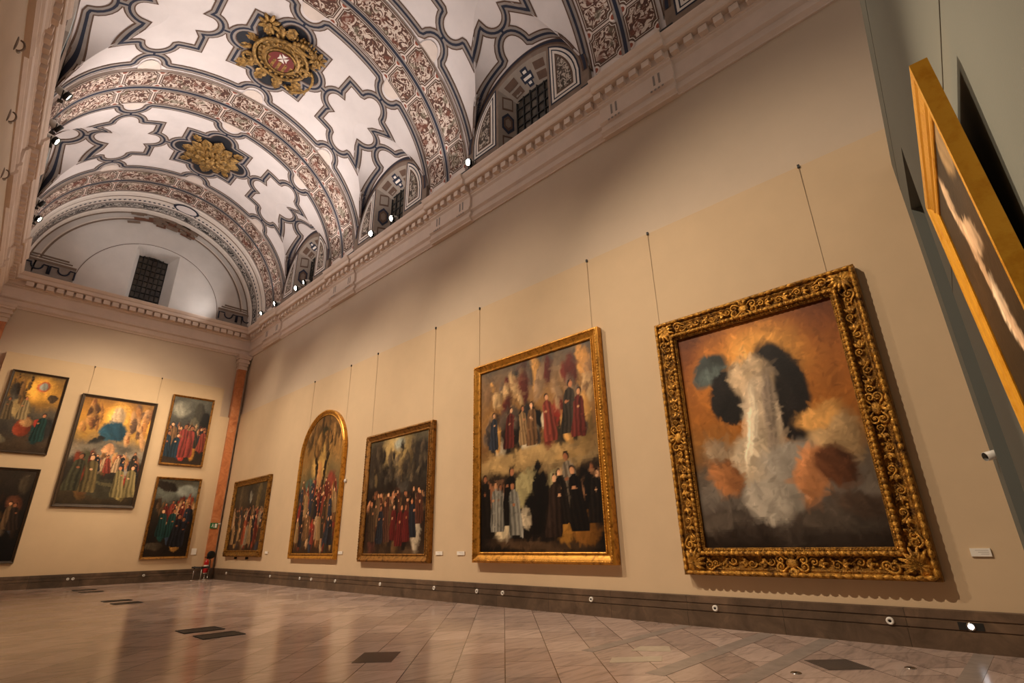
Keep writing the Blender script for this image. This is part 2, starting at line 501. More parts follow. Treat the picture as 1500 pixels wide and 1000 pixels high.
DIV = [0.118, .583, .82, 1.27, 1.5]          # panel ends, radians from the crown
def rib_y(y, s, h): return barrel(y, abs(s) / R, 1 if s >= 0 else -1, h)
def rib(i, yr):
    mb = MB()
    # slab of the rib with its two sides
    W = .98; H = .07
    ph = np.linspace(-PI / 2, PI / 2, 91)
    for (ya, ha), (yb, hb) in (((yr - W, 0), (yr - W, H)), ((yr - W, H), (yr + W, H)), ((yr + W, H), (yr + W, 0))):
        mb.grid([[rib_y(ya, p * R, ha), rib_y(yb, p * R, hb)] for p in ph], 0, False)
    def strip(ya, yb, h, mi): mb.grid([[rib_y(ya, p * R, h), rib_y(yb, p * R, h)] for p in ph], mi, False)
    strip(yr - .13, yr + .13, H + .006, 4); strip(yr - .05, yr + .05, H + .012, 3)
    strip(yr - .98, yr - .93, H + .006, 4); strip(yr + .93, yr + .98, H + .006, 4)
    ends = sorted([-d for d in DIV] + DIV)
    for row in (-1, 1):
        yc = yr + row * .545
        for a, b in zip(ends[:-1], ends[1:]):
            for o, h, mi in ((.03, .010, 1), (.07, .013, 5), (.085, .016, 1), (.125, .020, 2)):
                s0, s1 = a * R + o, b * R - o; w = .43 - o + .05; nr = .15
                n = 28
                # dense samples near the notched ends
                ts = sorted(set(list(np.linspace(s0, s1, n)) + list(np.linspace(s0, s0 + nr, 7)) + list(np.linspace(s1 - nr, s1, 7))))
                rows = []
                for s in ts:
                    d = min(s - s0, s1 - s); ww = w
                    if d < nr: ww = w - sqrt(max(0, nr * nr - d * d)) * .95
                    rows.append([rib_y(yc - ww, s, H + h), rib_y(yc, s, H + h), rib_y(yc + ww, s, H + h)])
                mb.grid(rows, mi, False)
        for d in ends:
            for e in (-1, 1):
                for rr, h, mi in ((.13, .022, 0), (.08, .026, 6)):
                    cy = yc + e * .41
                    P = [[rib_y(cy, d * R, H + h)] * 9, [rib_y(cy - e * rr * abs(sin(t)), d * R + rr * cos(t), H + h) for t in np.linspace(0, PI, 9)]]
                    mb.grid(P, mi, False)
    # white half discs that sit on the rib edges
    for e in (-1, 1):
        for d in (-SS, 0, SS):
            P = [[rib_y(yr + e * .98, d, .03)] * 13, [rib_y(yr + e * (.98 + .5 * sin(t)), d + .36 * cos(t), .03) for t in np.linspace(0, PI, 13)]]
            mb.grid(P, 0, False)
    mb.build('trim_%d' % (10 + i), [M['rib'], M['brown'], M['grot'], M['navy'], M['grey'], M['white'], M['rust']], kind='structure')
for i, y in enumerate(RIBS): rib(i, y)

# friezes of the arch against the end wall
def end_arch():
    mb = MB(); ph = np.linspace(-PI / 2, PI / 2, 121)
    def strip(ya, ha, yb, hb, mi): mb.grid([[rib_y(ya, p * R, ha), rib_y(yb, p * R, hb)] for p in ph], mi, False)
    strip(27.5, 0, 27.5, .06, 1); strip(27.5, .06, 27.62, .06, 1); strip(27.62, .06, 27.7, .09, 0); strip(27.7, .09, 27.98, .09, 0)
    strip(27.98, .09, 28.02, .06, 1); strip(28.02, .06, 28.12, .06, 4)
    strip(28.12, .06, 28.16, .12, 0); strip(28.16, .12, 28.55, .12, 0)
    strip(28.55, .12, 28.6, .15, 1); strip(28.6, .15, 28.66, .15, 1)
    strip(28.66, .15, 28.66, .1, 1); strip(28.66, .1, 29.2, .1, 2); strip(29.2, .1, 29.2, .16, 1)
    strip(29.2, .16, 29.3, .2, 0); strip(29.3, .2, 29.6, .2, 0)
    # chain of dark lozenges
    n = 74
    for k in range(n):
        s = (-PI / 2 + PI * (k + .5) / n) * R
        mb.quad(rib_y(28.36, s - .09, .128), rib_y(28.29, s, .128), rib_y(28.36, s + .09, .128), rib_y(28.43, s, .128), 3)
    # oval medallion at the crown and its dark border
    for r0, h, mi in ((.62, .13, 3), (.5, .14, 5)):
        P = [[rib_y(28.05, .45, h)] * 25, [rib_y(28.05 + r0 * .62 * sin(t), .45 + r0 * cos(t), h) for t in np.linspace(0, 2 * PI, 25)]]
        mb.grid(P, mi, False)
    mb.build('trim_20', [M['white'], M['grey'], M['bw'], M['navy'], M['taupe'], M['plaster']], kind='structure')
end_arch()

# ------------------------------------------------------------------ lunette walls with windows
def side_lunette(c, side, n):
    X = lambda y, d=0.: xwall(side, y) + side * d
    mb = MB()
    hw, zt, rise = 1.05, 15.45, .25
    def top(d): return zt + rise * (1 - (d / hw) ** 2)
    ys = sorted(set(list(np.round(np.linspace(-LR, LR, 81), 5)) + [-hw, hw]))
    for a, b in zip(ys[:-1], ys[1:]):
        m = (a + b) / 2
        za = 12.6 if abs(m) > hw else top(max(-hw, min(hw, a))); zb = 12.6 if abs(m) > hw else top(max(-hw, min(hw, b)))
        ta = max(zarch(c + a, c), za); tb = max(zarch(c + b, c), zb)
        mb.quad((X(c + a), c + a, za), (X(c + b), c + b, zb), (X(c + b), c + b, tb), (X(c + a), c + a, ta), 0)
    for e in (-1, 1):
        mb.quad((X(c), c + e * LR, 12.5), (X(c, .45), c + e * LR, 12.5), (X(c, .45), c + e * LR, 14.2), (X(c), c + e * LR, 13.65), 0)
    # splayed reveals
    iw, it, ir, dep = .74, 15.05, .16, .62
    out = [(-hw, 12.6)] + [(d, top(d)) for d in np.linspace(-hw, hw, 13)] + [(hw, 12.6)]
    inn = [(-iw, 12.75)] + [(d, it + ir * (1 - (d / iw) ** 2)) for d in np.linspace(-iw, iw, 13)] + [(iw, 12.75)]
    for k in range(len(out) - 1):
        mb.quad((X(c), c + out[k][0], out[k][1]), (X(c), c + out[k + 1][0], out[k + 1][1]), (X(c, dep), c + inn[k + 1][0], inn[k + 1][1]), (X(c, dep), c + inn[k][0], inn[k][1]), 1)
    mb.quad((X(c), c - hw, 12.6), (X(c), c + hw, 12.6), (X(c, dep), c + iw, 12.75), (X(c, dep), c - iw, 12.75), 0)
    # decoration: stripes following the arch
    def ring(r0, r1, h, mi):
        th = np.linspace(0, PI, 61)
        mb.grid([[(X(c, -h), c + r0 * cos(t), ZL + r0 * sin(t)), (X(c, -h), c + r1 * cos(t), ZL + r1 * sin(t))] for t in th], mi, False)
    ring(2.3, 2.49, .012, 2); ring(2.36, 2.45, .018, 3)
    for e in (-1, 1):
        for o, h, mi in ((0, .006, 3), (.05, .010, 4), (.12, .014, 3), (.16, .018, 4), (.24, .022, 2), (.3, .026, 5)):
            ds = np.linspace(1.14 + o, sqrt(max(0, (2.24 - o) ** 2 - .05)), 16)
            P = []
            for d in ds:
                zz = ZL + sqrt(max(0, (2.24 - o) ** 2 - d * d))
                P.append([(X(c, -h), c + e * d, 13.2 + o), (X(c, -h), c + e * d, max(13.2 + o, zz))])
            mb.grid(P, mi, False)
        # jamb ornament: a hexagon between two tablets
        def J(u, z, h):      # u 0..1 from the wall face to the glass
            yy = hw + (iw - hw) * u - h
            return (X(c, dep * u), c + e * yy, z)
        for z0, z1, h, mi in ((13.0, 13.6, .012, 2), (13.08, 13.52, .018, 1), (14.65, 15.2, .012, 2), (14.73, 15.12, .018, 1)):
            g = .0 if mi == 2 else .06
            mb.quad(J(.2 + g, z0, h), J(.75 - g, z0, h), J(.75 - g, z1, h), J(.2 + g, z1, h), mi)
        for k, h, mi in ((1., .012, 3), (.72, .018, 2), (.45, .024, 0)):
            pts = [(.48 + .3 * k * a, 14.12 + .44 * k * b) for a, b in ((-1, -.5), (0, -1), (1, -.5), (1, .5), (0, 1), (-1, .5))]
            i = len(mb.v)
            for u, z in pts: mb.vert(J(u, z, h))
            mb.face([i + q for q in range(6)], mi)
    # soffit ornament: a cross between tablets
    def S(d, u, h):
        w = hw + (iw - hw) * u; dd = d * w
        z = (zt + rise * (1 - d * d)) * (1 - u) + (it + ir * (1 - d * d)) * u - h
        return (X(c, dep * u), c + dd, z)
    for d0, d1, u0, u1, h, mi in ((-.13, .13, .12, .88, .010, 3), (-.24, .24, .33, .67, .012, 3), (-.07, .07, .22, .78, .016, 4), (-.17, .17, .43, .57, .018, 4),
                                  (-.85, -.4, .15, .45, .010, 6), (-.85, -.4, .55, .85, .010, 6), (.4, .85, .15, .45, .010, 6), (.4, .85, .55, .85, .010, 6),
                                  (-.79, -.46, .2, .4, .014, 1), (-.79, -.46, .6, .8, .014, 1), (.46, .79, .2, .4, .014, 1), (.46, .79, .6, .8, .014, 1), (-.7, -.55, .25, .35, .018, 2), (-.7, -.55, .65, .75, .018, 2), (.55, .7, .25, .35, .018, 2), (.55, .7, .65, .75, .018, 2)):
        mb.quad(S(d0, u0, h), S(d1, u0, h), S(d1, u1, h), S(d0, u1, h), mi)
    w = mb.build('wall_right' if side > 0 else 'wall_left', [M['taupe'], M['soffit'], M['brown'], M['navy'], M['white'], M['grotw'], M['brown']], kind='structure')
    # leaded window in the niche
    pb = MB(); xg = X(c, dep)
    i = len(pb.v)
    for d, z in inn: pb.vert((xg, c + d, z))
    pb.face(list(range(i, i + len(inn))), 0)
    fr = MB()
    pane = None
    for d in np.linspace(-iw, iw, 6):
        zz = it + ir * (1 - (d / iw) ** 2)
        fr.box(min(xg, xg - side * .05), max(xg, xg - side * .05), c + d - .022, c + d + .022, 12.75, zz)
    for z in np.arange(12.95, it + .1, .36):
        fr.box(min(xg, xg - side * .04), max(xg, xg - side * .04), c - iw, c + iw, z - .02, z + .02)
    win = fr.build('window_%d' % n, M['iron'], kind='structure')
    pb.build('pane', M['glass'], win)
n = 2
for c in BAYS:
    side_lunette(c, 1, n); n += 1
for c in BAYS[1:]:
    side_lunette(c, -1, n); n += 1

# plain wall between lunettes just under the vault springing, with painted footing and black blocks for the dark gaps at the ledge
def springing(side):
    mb = MB()
    ys = np.linspace(-1, YF, 62)
    X = lambda y: xwall(side, y) + side * .17
    mb.grid([[(X(y), y, 12.5), (X(y), y, 13.05)] for y in ys], 0, False)
    for yr in RIBS + [-1 + 1.2]:
        for k in range(-2, 3):
            if (k % 2) == 0:
                y = yr + k * .55
                mb.box(min(X(y), X(y) - side * .3), max(X(y), X(y) - side * .3), y - .26, y + .26, 12.8, 12.93, 1)
    mb.build('trim_%d' % (30 if side > 0 else 31), [M['taupe'], M['black']], kind='structure')
springing(1); springing(-1)

def end_lunette():
    mb = MB(); C0 = (4.42, 13.05); RR = 5.3
    x0, x1, zt, rise = 3.45, 5.32, 15.95, .22
    xc = (x0 + x1) / 2; hw = (x1 - x0) / 2
    top = lambda x: zt + rise * (1 - ((x - xc) / hw) ** 2)
    xs = sorted(set(list(np.linspace(C0[0] - RR, C0[0] + RR, 121)) + [x0, x1]))
    for a, b in zip(xs[:-1], xs[1:]):
        m = (a + b) / 2
        f = lambda x: C0[1] + sqrt(max(0, RR * RR - (x - C0[0]) ** 2))
        za, zb = (12.5, 12.5) if not x0 < m < x1 else (top(a), top(b))
        mb.quad((a, YF, za), (b, YF, zb), (b, YF, max(zb, f(b))), (a, YF, max(za, f(a))), 0)
    def ring(r0, r1, h, mi, a0=0., a1=PI, cx=C0[0], cz=C0[1]):
        th = np.linspace(a0, a1, 91)
        mb.grid([[(cx + r0 * cos(t), YF - h, cz + r0 * sin(t)), (cx + r1 * cos(t), YF - h, cz + r1 * sin(t))] for t in th], mi, False)
    ring(4.78, 5.3, .05, 1); ring(4.72, 4.78, .06, 2, .1, PI - .1); ring(4.36, 4.44, .03, 2, .18, PI - .18); ring(4.44, 4.5, .03, 1)
    ring(3.08, 3.105, .012, 3, 0.0, PI, 4.5, 13.05)
    # dark weathered brick showing through at the crown
    for k in range(46):
        t = random.uniform(1.28, 1.93); r = random.uniform(4.28, 4.95) - abs(t - 1.6) * .25
        w = random.uniform(.12, .3); hh = random.uniform(.05, .11)
        cx, cz = C0[0] + r * cos(t), C0[1] + r * sin(t)
        tx, tz = -sin(t), cos(t); nx, nz = cos(t), sin(t)
        P = [(cx + tx * w * a + nx * hh * b, YF - .055 - .001 * (k % 9), cz + tz * w * a + nz * hh * b) for a, b in ((-1, -1), (1, -1), (1, 1), (-1, 1))]
        mb.quad(*P, 4 if k % 3 else 5)
    # horizontal returns and strapwork friezes at both feet
    for sx, xa, xb in ((1, -.5, 1.42), (-1, 7.6, 9.5)):
        mb.box(xa, xb, YF - .03, YF, 13.0, 13.62, 6); mb.box(xa, xb, YF - .05, YF, 13.62, 13.72, 2)
        q = (xa if sx > 0 else xb)
        mb.box(min(q, q + sx * 1.6), max(q, q + sx * 1.6), YF - .045, YF, 13.92, 13.98, 2)
        mb.box(min(q, q + sx * 1.75), max(q, q + sx * 1.75), YF - .04, YF, 13.8, 13.85, 2)
        path = []
        for k in range(2):
            b = xa + .08 + k * .95
            path += [(b, 13.1), (b, 13.5), (b + .28, 13.5)] + [(b + .48 + .2 * cos(t), 13.42 + .2 * sin(t)) for t in np.linspace(PI, 2 * PI, 9)] + [(b + .7, 13.5), (b + .88, 13.5), (b + .88, 13.1)]
        mb.tube([(x, YF - .05, z) for x, z in path], .035, 4, 7)
    # splayed reveal
    dep = .95; ix0, ix1, iz0, iz1 = 3.72, 5.0, 13.12, 15.75
    o = [(x0, 12.75)] + [(x, top(x)) for x in np.linspace(x0, x1, 13)] + [(x1, 12.75)]
    q = [(ix0, iz0)] + [(x, iz1 + .12 * (1 - ((x - (ix0 + ix1) / 2) / ((ix1 - ix0) / 2)) ** 2)) for x in np.linspace(ix0, ix1, 13)] + [(ix1, iz0)]
    for k in range(len(o) - 1):
        mb.quad((o[k][0], YF, o[k][1]), (o[k + 1][0], YF, o[k + 1][1]), (q[k + 1][0], YF + dep, q[k + 1][1]), (q[k][0], YF + dep, q[k][1]), 0)
    mb.quad((x0, YF, 12.75), (x1, YF, 12.75), (ix1, YF + dep, iz0), (ix0, YF + dep, iz0), 0)
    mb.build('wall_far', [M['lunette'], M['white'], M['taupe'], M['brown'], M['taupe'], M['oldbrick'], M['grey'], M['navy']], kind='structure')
    pb = MB()
    for x, z in q: pb.vert((x, YF + dep, z))
    pb.face(list(range(len(q))), 0)
    fr = MB()
    for x in np.linspace(ix0, ix1, 7): fr.box(x - .022, x + .022, YF + dep - .06, YF + dep, iz0, iz1 + .1)
    for z in np.linspace(iz0, iz1, 9): fr.box(ix0, ix1, YF + dep - .05, YF + dep, z - .02, z + .02)
    w = fr.build('window_1', M['iron'], kind='structure'); pb.build('pane', M['glass'], w)
end_lunette()

# ------------------------------------------------------------------ cornice
#       projection from the wall, height
PROF = [(-.15, 11.22), (.05, 11.22), (.05, 11.26), (.12, 11.34), (.12, 11.42), (.07, 11.45), (.07, 11.56), (.15, 11.62), (.15, 11.7), (.1, 11.73), (.1, 12.12),
        (.16, 12.17), (.16, 12.22), (.2, 12.24), (.2, 12.46), (.42, 12.47), (.45, 12.5), (.45, 12.64), (.5, 12.68), (.56, 12.78), (.56, 12.81), (-.1, 12.84)]
def cornice_right():
    mb = MB(); X0 = 9.68
    ys = []; segs = []
    # plan outline: stepped forward in front of each rib
    plan = [(-1.5, 0.)]
    for yr in RIBS:
        plan += [(yr - 1.05, 0.), (yr - 1.05, .09), (yr + 1.05, .09), (yr + 1.05, 0.)]
    plan += [(YF, 0.)]
    mb.grid([[(X0 - p - q, y, z) for p, z in PROF] for y, q in plan], 0, False)
    y = .2
    while y < 29.0:
        q = .09 if any(abs(y - yr) < 1.05 for yr in RIBS) else 0.
        mb.box(X0 - q - .34, X0 - q - .2, y - .1, y + .1, 12.27, 12.45, 0)
        y += .36
    for yr in RIBS:
        for e in (-.62, .62):
            xx = X0 - .09 - .1
            for k in (-1, 1): mb.box(xx - .012, xx, yr + e + k * .07 - .025, yr + e + k * .07 + .025, 11.78, 12.08, 1)
            for k in range(-2, 2): mb.box(xx - .06, xx - .05, yr + e + k * .1 + .02, yr + e + k * .1 + .07, 11.57, 11.62, 1)
    mb.build('trim_40', [M['stone'], M['grey']], kind='structure')
cornice_right()
def cornice_left():
    mb = MB()
    plan = [(0., 0.)]
    for yr in RIBS: plan += [(yr - 1.05, 0.), (yr - 1.05, .08), (yr + 1.05, .08), (yr + 1.05, 0.)]
    plan += [(YF, 0.)]
    def px(y, p):
        t = max(0, p) / .56
        return xl_wall(y) * (1 - t) + xl_ledge(y) * t if p >= 0 else xl_wall(y) + p
    mb.grid([[(px(y, p) + q, y, z) for p, z in PROF] for y, q in plan], 0, False, flip=True)
    y = .2
    while y < 29.0:
        q = .08 if any(abs(y - yr) < 1.05 for yr in RIBS) else 0.
        mb.box(px(y, .2) + q, px(y, .38) + q, y - .1, y + .1, 12.27, 12.45, 0); y += .36
    mb.build('trim_41', [M['stone']], kind='structure')
cornice_left()
def cornice_far():
    mb = MB(); Y0 = YF + .06
    mb.grid([[(x, Y0 - p, z) for p, z in PROF] for x in (-1.2, 9.68)], 0, False, flip=True)
    x = .06
    while x < 9.2:
        mb.box(x - .13, x + .13, Y0 - .38, Y0 - .2, 12.25, 12.45, 0); x += .345
    mb.build('trim_42', [M['stone']], kind='structure')
cornice_far()

# ------------------------------------------------------------------ walls, floor, baseboards
def wall(name, mat, *boxes, parent=None):
    mb = MB()
    for b in boxes: mb.box(*b)
    return mb.build(name, mat, parent, kind='structure')
wr = wall('wall_right', M['upper'], (9.68, 10.4, -1.5, YF + .4, 0, 12.55))
wall('display_panel', M['panel'], (9.6, 9.68, -1.0, 29.3, 0, 7.95), parent=wr)
wf = wall('wall_far', M['upper'], (-1.6, 10.2, YF + .06, YF + .6, 0, 12.6))
wall('display_panel', M['panel'], (.08, 8.62, 29.42, YF + .06, 7.76, 9.25), (.08, 9.1, 29.42, YF + .06, 0, 7.76), parent=wf)
mb = MB()
mb.grid([[(xl_wall(y), y, 0), (xl_wall(y), y, 12.8)] for y in (-1., 10, 20, YF + .2)], 0, False)
mb.grid([[(xl_wall(y) - .4, y, 0), (xl_wall(y) - .4, y, 12.8)] for y in (-1., 10, 20, YF + .2)], 0, False, flip=True)
mb.build('wall_left', M['upper'], kind='structure')
fl = wall('floor', M['floor'], (-2.5, 10.0, -6., YF + .3, -.12, 0))

def baseboard(name, f, a, b):
    """f(t, out, z) maps length, projection and height"""
    mb = MB()
    prof = [(.0, .487), (.03, .487), (.045, .475), (.045, .375), (.03, .37), (.03, .357), (.045, .352), (.045, .255), (.032, .25), (.032, .237), (.05, .232), (.05, 0)]
    mb.grid([[f(t, p, z) for p, z in prof] for t in np.linspace(a, b, 12)], 0, False)
    return mb.build(name, M['base'], kind='structure')
baseboard('baseboard_right', lambda t, p, z: (9.6 - p, t, z), .28, 29.35)
baseboard('baseboard_far', lambda t, p, z: (t, 29.42 - p, z), 9.1, -.9)
baseboard('baseboard_left', lambda t, p, z: (xl_wall(t) + p, t, z), YF, 2.)

# dark, pale and strip inlays of the pavement (flush slabs)
def slab(name, pts, mat, z=.004):
    mb = MB(); n = len(pts); i = len(mb.v)
    for x, y in pts: mb.vert((x, y, z))
    for x, y in pts: mb.vert((x, y, -.02))
    mb.face(range(n)); 
    for k in range(n): mb.face((k, k + n, (k + 1) % n + n, (k + 1) % n)[::-1])
    mb.build(name, mat, fl)
def diamond(cx, cy, r=.42): return [(cx + r, cy), (cx, cy + r), (cx - r, cy), (cx, cy - r)]
slab('dark_tile', diamond(7.8, 2.22, .37), M['darktile'])
slab('dark_tile', [(4.1, 6.9), (4.47, 6.55), (4.95, 7.03), (4.58, 7.38)], M['darktile'])
slab('pale_tile', [(6.18, 4.35), (6.46, 4.5), (6.95, 4.05), (6.67, 3.9)], M['paletile'])
slab('pale_tile', [(7.0, 4.55), (7.35, 4.62), (7.6, 4.3), (7.28, 4.1)], M['paletile'])
for y, xa, w in ((5.0, 6.6, .1), (3.62, 6.0, .12), (2.75, 6.2, .12), (1.0, 7.6, .1)):
    slab('stone_strip', [(xa, y - w), (9.5, y - w), (9.5, y + w), (xa, y + w)], M['strip'], .003)
# floor grates
def grate_proto():
    g = thing('floor_grate', '', 'floor grate')
    f = MB()
    for b in ((-.34, .34, -.26, -.23), (-.34, .34, .23, .26), (-.34, -.31, -.26, .26), (.31, .34, -.26, .26)): f.box(*b, 0, .012)
    f.build('rim', M['iron'], g)
    s = MB()
    for k in range(15): y = -.215 + k * .0307; s.box(-.31, .31, y - .011, y + .011, 0, .008)
    s.build('grille', M['black'], g)
    return g
gp = None
GR = [(3.78, 11.72, 'dark floor grate behind its twin, right of the broad wall reflection'), (3.8, 10.78, 'dark floor grate nearest to the viewer in the marble floor'),
      (4.1, 20.2, 'farther grate of the middle pair of dark floor grates'), (4.12, 19.1, 'nearer grate of the middle pair of dark floor grates'),
      (4.3, 26.6, 'dark floor grate farthest from the viewer, by the end wall'), (4.28, 25.2, 'dark floor grate just in front of the farthest one')]
for x, y, lb in GR:
    if gp is None: gp = grate_proto(); gp.location = (x, y, 0); gp['label'] = lb; gp['group'] = 'floor grates in the marble'
    else: dup(gp, (x, y, 0), 0, lb, 'floor grates in the marble')

# ------------------------------------------------------------------ partition with the tilted painting
PA = math.radians(5)
PO = Vector((9.6, .30, 0)); PU = Vector((-cos(PA), -sin(PA), 0)); PN = Vector((-sin(PA), cos(PA), 0))
def pp(s, off, z): 
    v = PO + PU * s + PN * off; return (v.x, v.y, z)
def pbox(mb, s0, s1, o0, o1, z0, z1, mi=0):
    i = len(mb.v)
    for z in (z0, z1):
        for s, o in ((s0, o0), (s1, o0), (s1, o1), (s0, o1)): mb.vert(pp(s, o, z))
    for q in ((3, 2, 1, 0), (4, 5, 6, 7), (0, 1, 5, 4), (1, 2, 6, 5), (2, 3, 7, 6), (3, 0, 4, 7)): mb.face([i + k for k in q], mi)
mb = MB()
pbox(mb, -.2, .8, -.3, 0, 0, 5.9); pbox(mb, 3.3, 8.05, -.3, .06, 0, 5.9); pbox(mb, -.2, 8.05, -.3, 0, 5.9, 7.22)
part = mb.build('wall_near', [M['green']], kind='structure')
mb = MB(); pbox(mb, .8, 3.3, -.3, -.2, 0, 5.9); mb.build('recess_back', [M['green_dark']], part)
mb = MB()
for z in (3.63, 6.72): pbox(mb, 0 if z > 6 else 3.3, 8.05, 0, .003 if z > 6 else .063, z - .006, z + .006)
mb.build('board_joint', [M['green_dark']], part)
mb = MB(); pbox(mb, -.0, .8, 0, .03, 0, .487); pbox(mb, 3.3, 8.05, 0, .075, 0, .487); mb.build('baseboard_near', M['base'], kind='structure')

# ------------------------------------------------------------------ paintings
def lerp_grid(nx, nz, seed):
    """smooth value noise on a grid"""
    r = np.random.default_rng(seed); out = np.zeros((nz, nx)); amp = 1.; tot = 0
    for k in (4, 8, 16, 32, 64):
        g = r.random((k + 2, k + 2)); ys = np.linspace(0, k, nz); xs = np.linspace(0, k, nx)
        y0 = ys.astype(int); x0 = xs.astype(int); fy = (ys - y0)[:, None]; fx = (xs - x0)[None]
        fy = fy * fy * (3 - 2 * fy); fx = fx * fx * (3 - 2 * fx)
        a = g[y0][:, x0]; b = g[y0][:, x0 + 1]; c = g[y0 + 1][:, x0]; d = g[y0 + 1][:, x0 + 1]
        out += amp * ((a * (1 - fx) + b * fx) * (1 - fy) + (c * (1 - fx) + d * fx) * fy); tot += amp; amp *= .62
    return out / tot - .5

def daub(nx, nz, seed, ground, blobs, crowds, strokes=900, figs=()):
    """loose oil sketch: a ground of horizontal tones, soft masses of colour, then small dabs"""
    U, V = np.meshgrid(np.linspace(0, 1, nx), np.linspace(0, 1, nz))
    n1 = lerp_grid(nx, nz, seed); n2 = lerp_grid(nx, nz, seed + 50); n3 = lerp_grid(nx, nz, seed + 90)
    Vn = V + n1 * .22
    st = [g[0] for g in ground]; cs = np.array([hexc(g[1]) for g in ground])
    img = np.stack([np.interp(Vn, st, cs[:, k]) for k in range(3)], -1)
    Uw = U + n2 * .09; Vw = V + n3 * .09
    def put(img, u, v, ru, rv, rot, col, soft, op=1., warp=True):
        a = (Uw if warp else U) - u; b = (Vw if warp else V) - v
        asp = nz / nx
        b = b * asp; c, s = cos(rot), sin(rot)
        x = (a * c + b * s) / ru; y = (-a * s + b * c) / (rv * asp)
        d = np.sqrt(x * x + y * y)
        m = np.clip((1 + soft - d) / (2 * soft), 0, 1); m = m * m * (3 - 2 * m) * op
        shade = 1 + .5 * n1 - .3 * np.clip(x, -1.2, 1.2) + .12 * np.sin(x * 7 + n3 * 10 + y * 2)
        c3 = np.array(hexc(col))[None, None] * np.clip(shade, .45, 1.6)[..., None]
        return img * (1 - m[..., None]) + c3 * m[..., None]
    for b in blobs:
        u, v, ru, rv, rot, col = b[:6]; soft = (b[6] if len(b) > 6 else .25) * .6
        img = put(img, u, v, ru, rv, rot, col, soft)
    r = np.random.default_rng(seed + 7)
    for u0, u1, v0, v1, n, size, pal in crowds:
        order = sorted(r.random(n), reverse=True)
        for t in order:
            u = r.uniform(u0, u1); v = v0 + (v1 - v0) * t
            k = size * r.uniform(.6, 1.35); col = pal[r.integers(len(pal))]
            # work on a small window for speed
            i0 = max(0, int((v - 3 * k) * nz)); i1 = min(nz, int((v + 3 * k) * nz) + 1)
            j0 = max(0, int((u - 2.2 * k) * nx)); j1 = min(nx, int((u + 2.2 * k) * nx) + 1)
            if i1 <= i0 or j1 <= j0: continue
            a = (Uw[i0:i1, j0:j1] - u) / (k * .55); b = (Vw[i0:i1, j0:j1] - v) / (k * r.uniform(.7, 1.3))
            a = a + b * r.uniform(-.6, .6)
            d = np.sqrt(a * a + b * b); m = np.clip((1.25 - d) / .5, 0, 1)[..., None]
            f = np.clip(.8 - .35 * a + .8 * n2[i0:i1, j0:j1], .3, 1.5)[..., None]
            img[i0:i1, j0:j1] = img[i0:i1, j0:j1] * (1 - m) + np.array(hexc(col))[None, None] * f * m
    # brush marks: short strokes that pick up the colour under them
    for k in range(strokes):
        t = k / strokes; kk = (.03 * (1 - t) + .008) * r.uniform(.6, 1.3)
        u = r.random(); v = r.random(); ang = (n1[int(v * (nz - 1)), int(u * (nx - 1))] * 9) + (.9 if k % 2 else -.5)
        i0 = max(0, int((v - 1.6 * kk) * nz)); i1 = min(nz, int((v + 1.6 * kk) * nz) + 2)
        j0 = max(0, int((u - 2. * kk) * nx)); j1 = min(nx, int((u + 2. * kk) * nx) + 2)
        a = (U[i0:i1, j0:j1] - u); b = (V[i0:i1, j0:j1] - v) * (nz / nx)
        c, s_ = cos(ang), sin(ang); x = (a * c + b * s_) / (kk * 1.5); y = (-a * s_ + b * c) / (kk * .42)
        m = np.clip((1.15 - np.sqrt(x * x + y * y)) / .35, 0, 1)[..., None] * .55
        src = img[int(v * (nz - 1)), int(u * (nx - 1))]
        img[i0:i1, j0:j1] = img[i0:i1, j0:j1] * (1 - m) + src * r.uniform(.74, 1.28) * m
    # robed passers-by, drawn far ones first: a tapering robe with folds, arms and a head
    for u0, u1, v0, v1, n, hh, pal in figs:
        spots = sorted([(r.uniform(v0, v1), u0 + (u1 - u0) * (k + r.uniform(.1, .9)) / n) for k in range(n)], reverse=True)
        asp = nz / nx
        for v, u in spots:
            H = hh * r.uniform(.85, 1.15); col = np.array(hexc(pal[r.integers(len(pal))])); lean = r.uniform(-.12, .12)
            i0 = max(0, int((v - .03) * nz)); i1 = min(nz, int((v + H * 1.1) * nz) + 1); j0 = max(0, int((u - H * asp * .45) * nx)); j1 = min(nx, int((u + H * asp * .45) * nx) + 1)
            if i1 - i0 < 3 or j1 - j0 < 3: continue
            t = (V[i0:i1, j0:j1] + n2[i0:i1, j0:j1] * .02 - v) / H; x = (U[i0:i1, j0:j1] + n3[i0:i1, j0:j1] * .02 - u) / (H * asp) - lean * t
            w = np.interp(t, [0, .1, .45, .7, .8, .84], [.17, .19, .14, .13, .1, .03])
            m = np.clip((w - np.abs(x)) / .02 + .5, 0, 1) * (t > 0) * (t < .85)
            fold = np.clip(.85 - 1.6 * x * r.choice([-1, 1]) + .3 * np.sin(x * r.uniform(45, 70) + n1[i0:i1, j0:j1] * 9 + t * 3), .3, 1.7)
            img[i0:i1, j0:j1] = img[i0:i1, j0:j1] * (1 - m[..., None]) + (col * .8 + col.mean() * .12) * (fold * m)[..., None]
            fl = np.array(hexc(FLESH[r.integers(4)])); hx = r.uniform(-.02, .02)
            for cx, cy, rx, ry, cc in ((hx, .93, .06, .075, hexc('2a1c14')), (hx + r.uniform(-.02, .02), .91, .048, .062, fl), (r.uniform(-.1, .1), r.uniform(.55, .68), .035, .028, fl * .9)):
                d = np.sqrt(((x - cx) / rx) ** 2 + ((t - cy) / ry) ** 2); mm = np.clip((1.15 - d) / .3, 0, 1)[..., None]
                img[i0:i1, j0:j1] = img[i0:i1, j0:j1] * (1 - mm) + np.array(cc) * np.clip(1 - 3 * (x - cx), .5, 1.4)[..., None] * mm
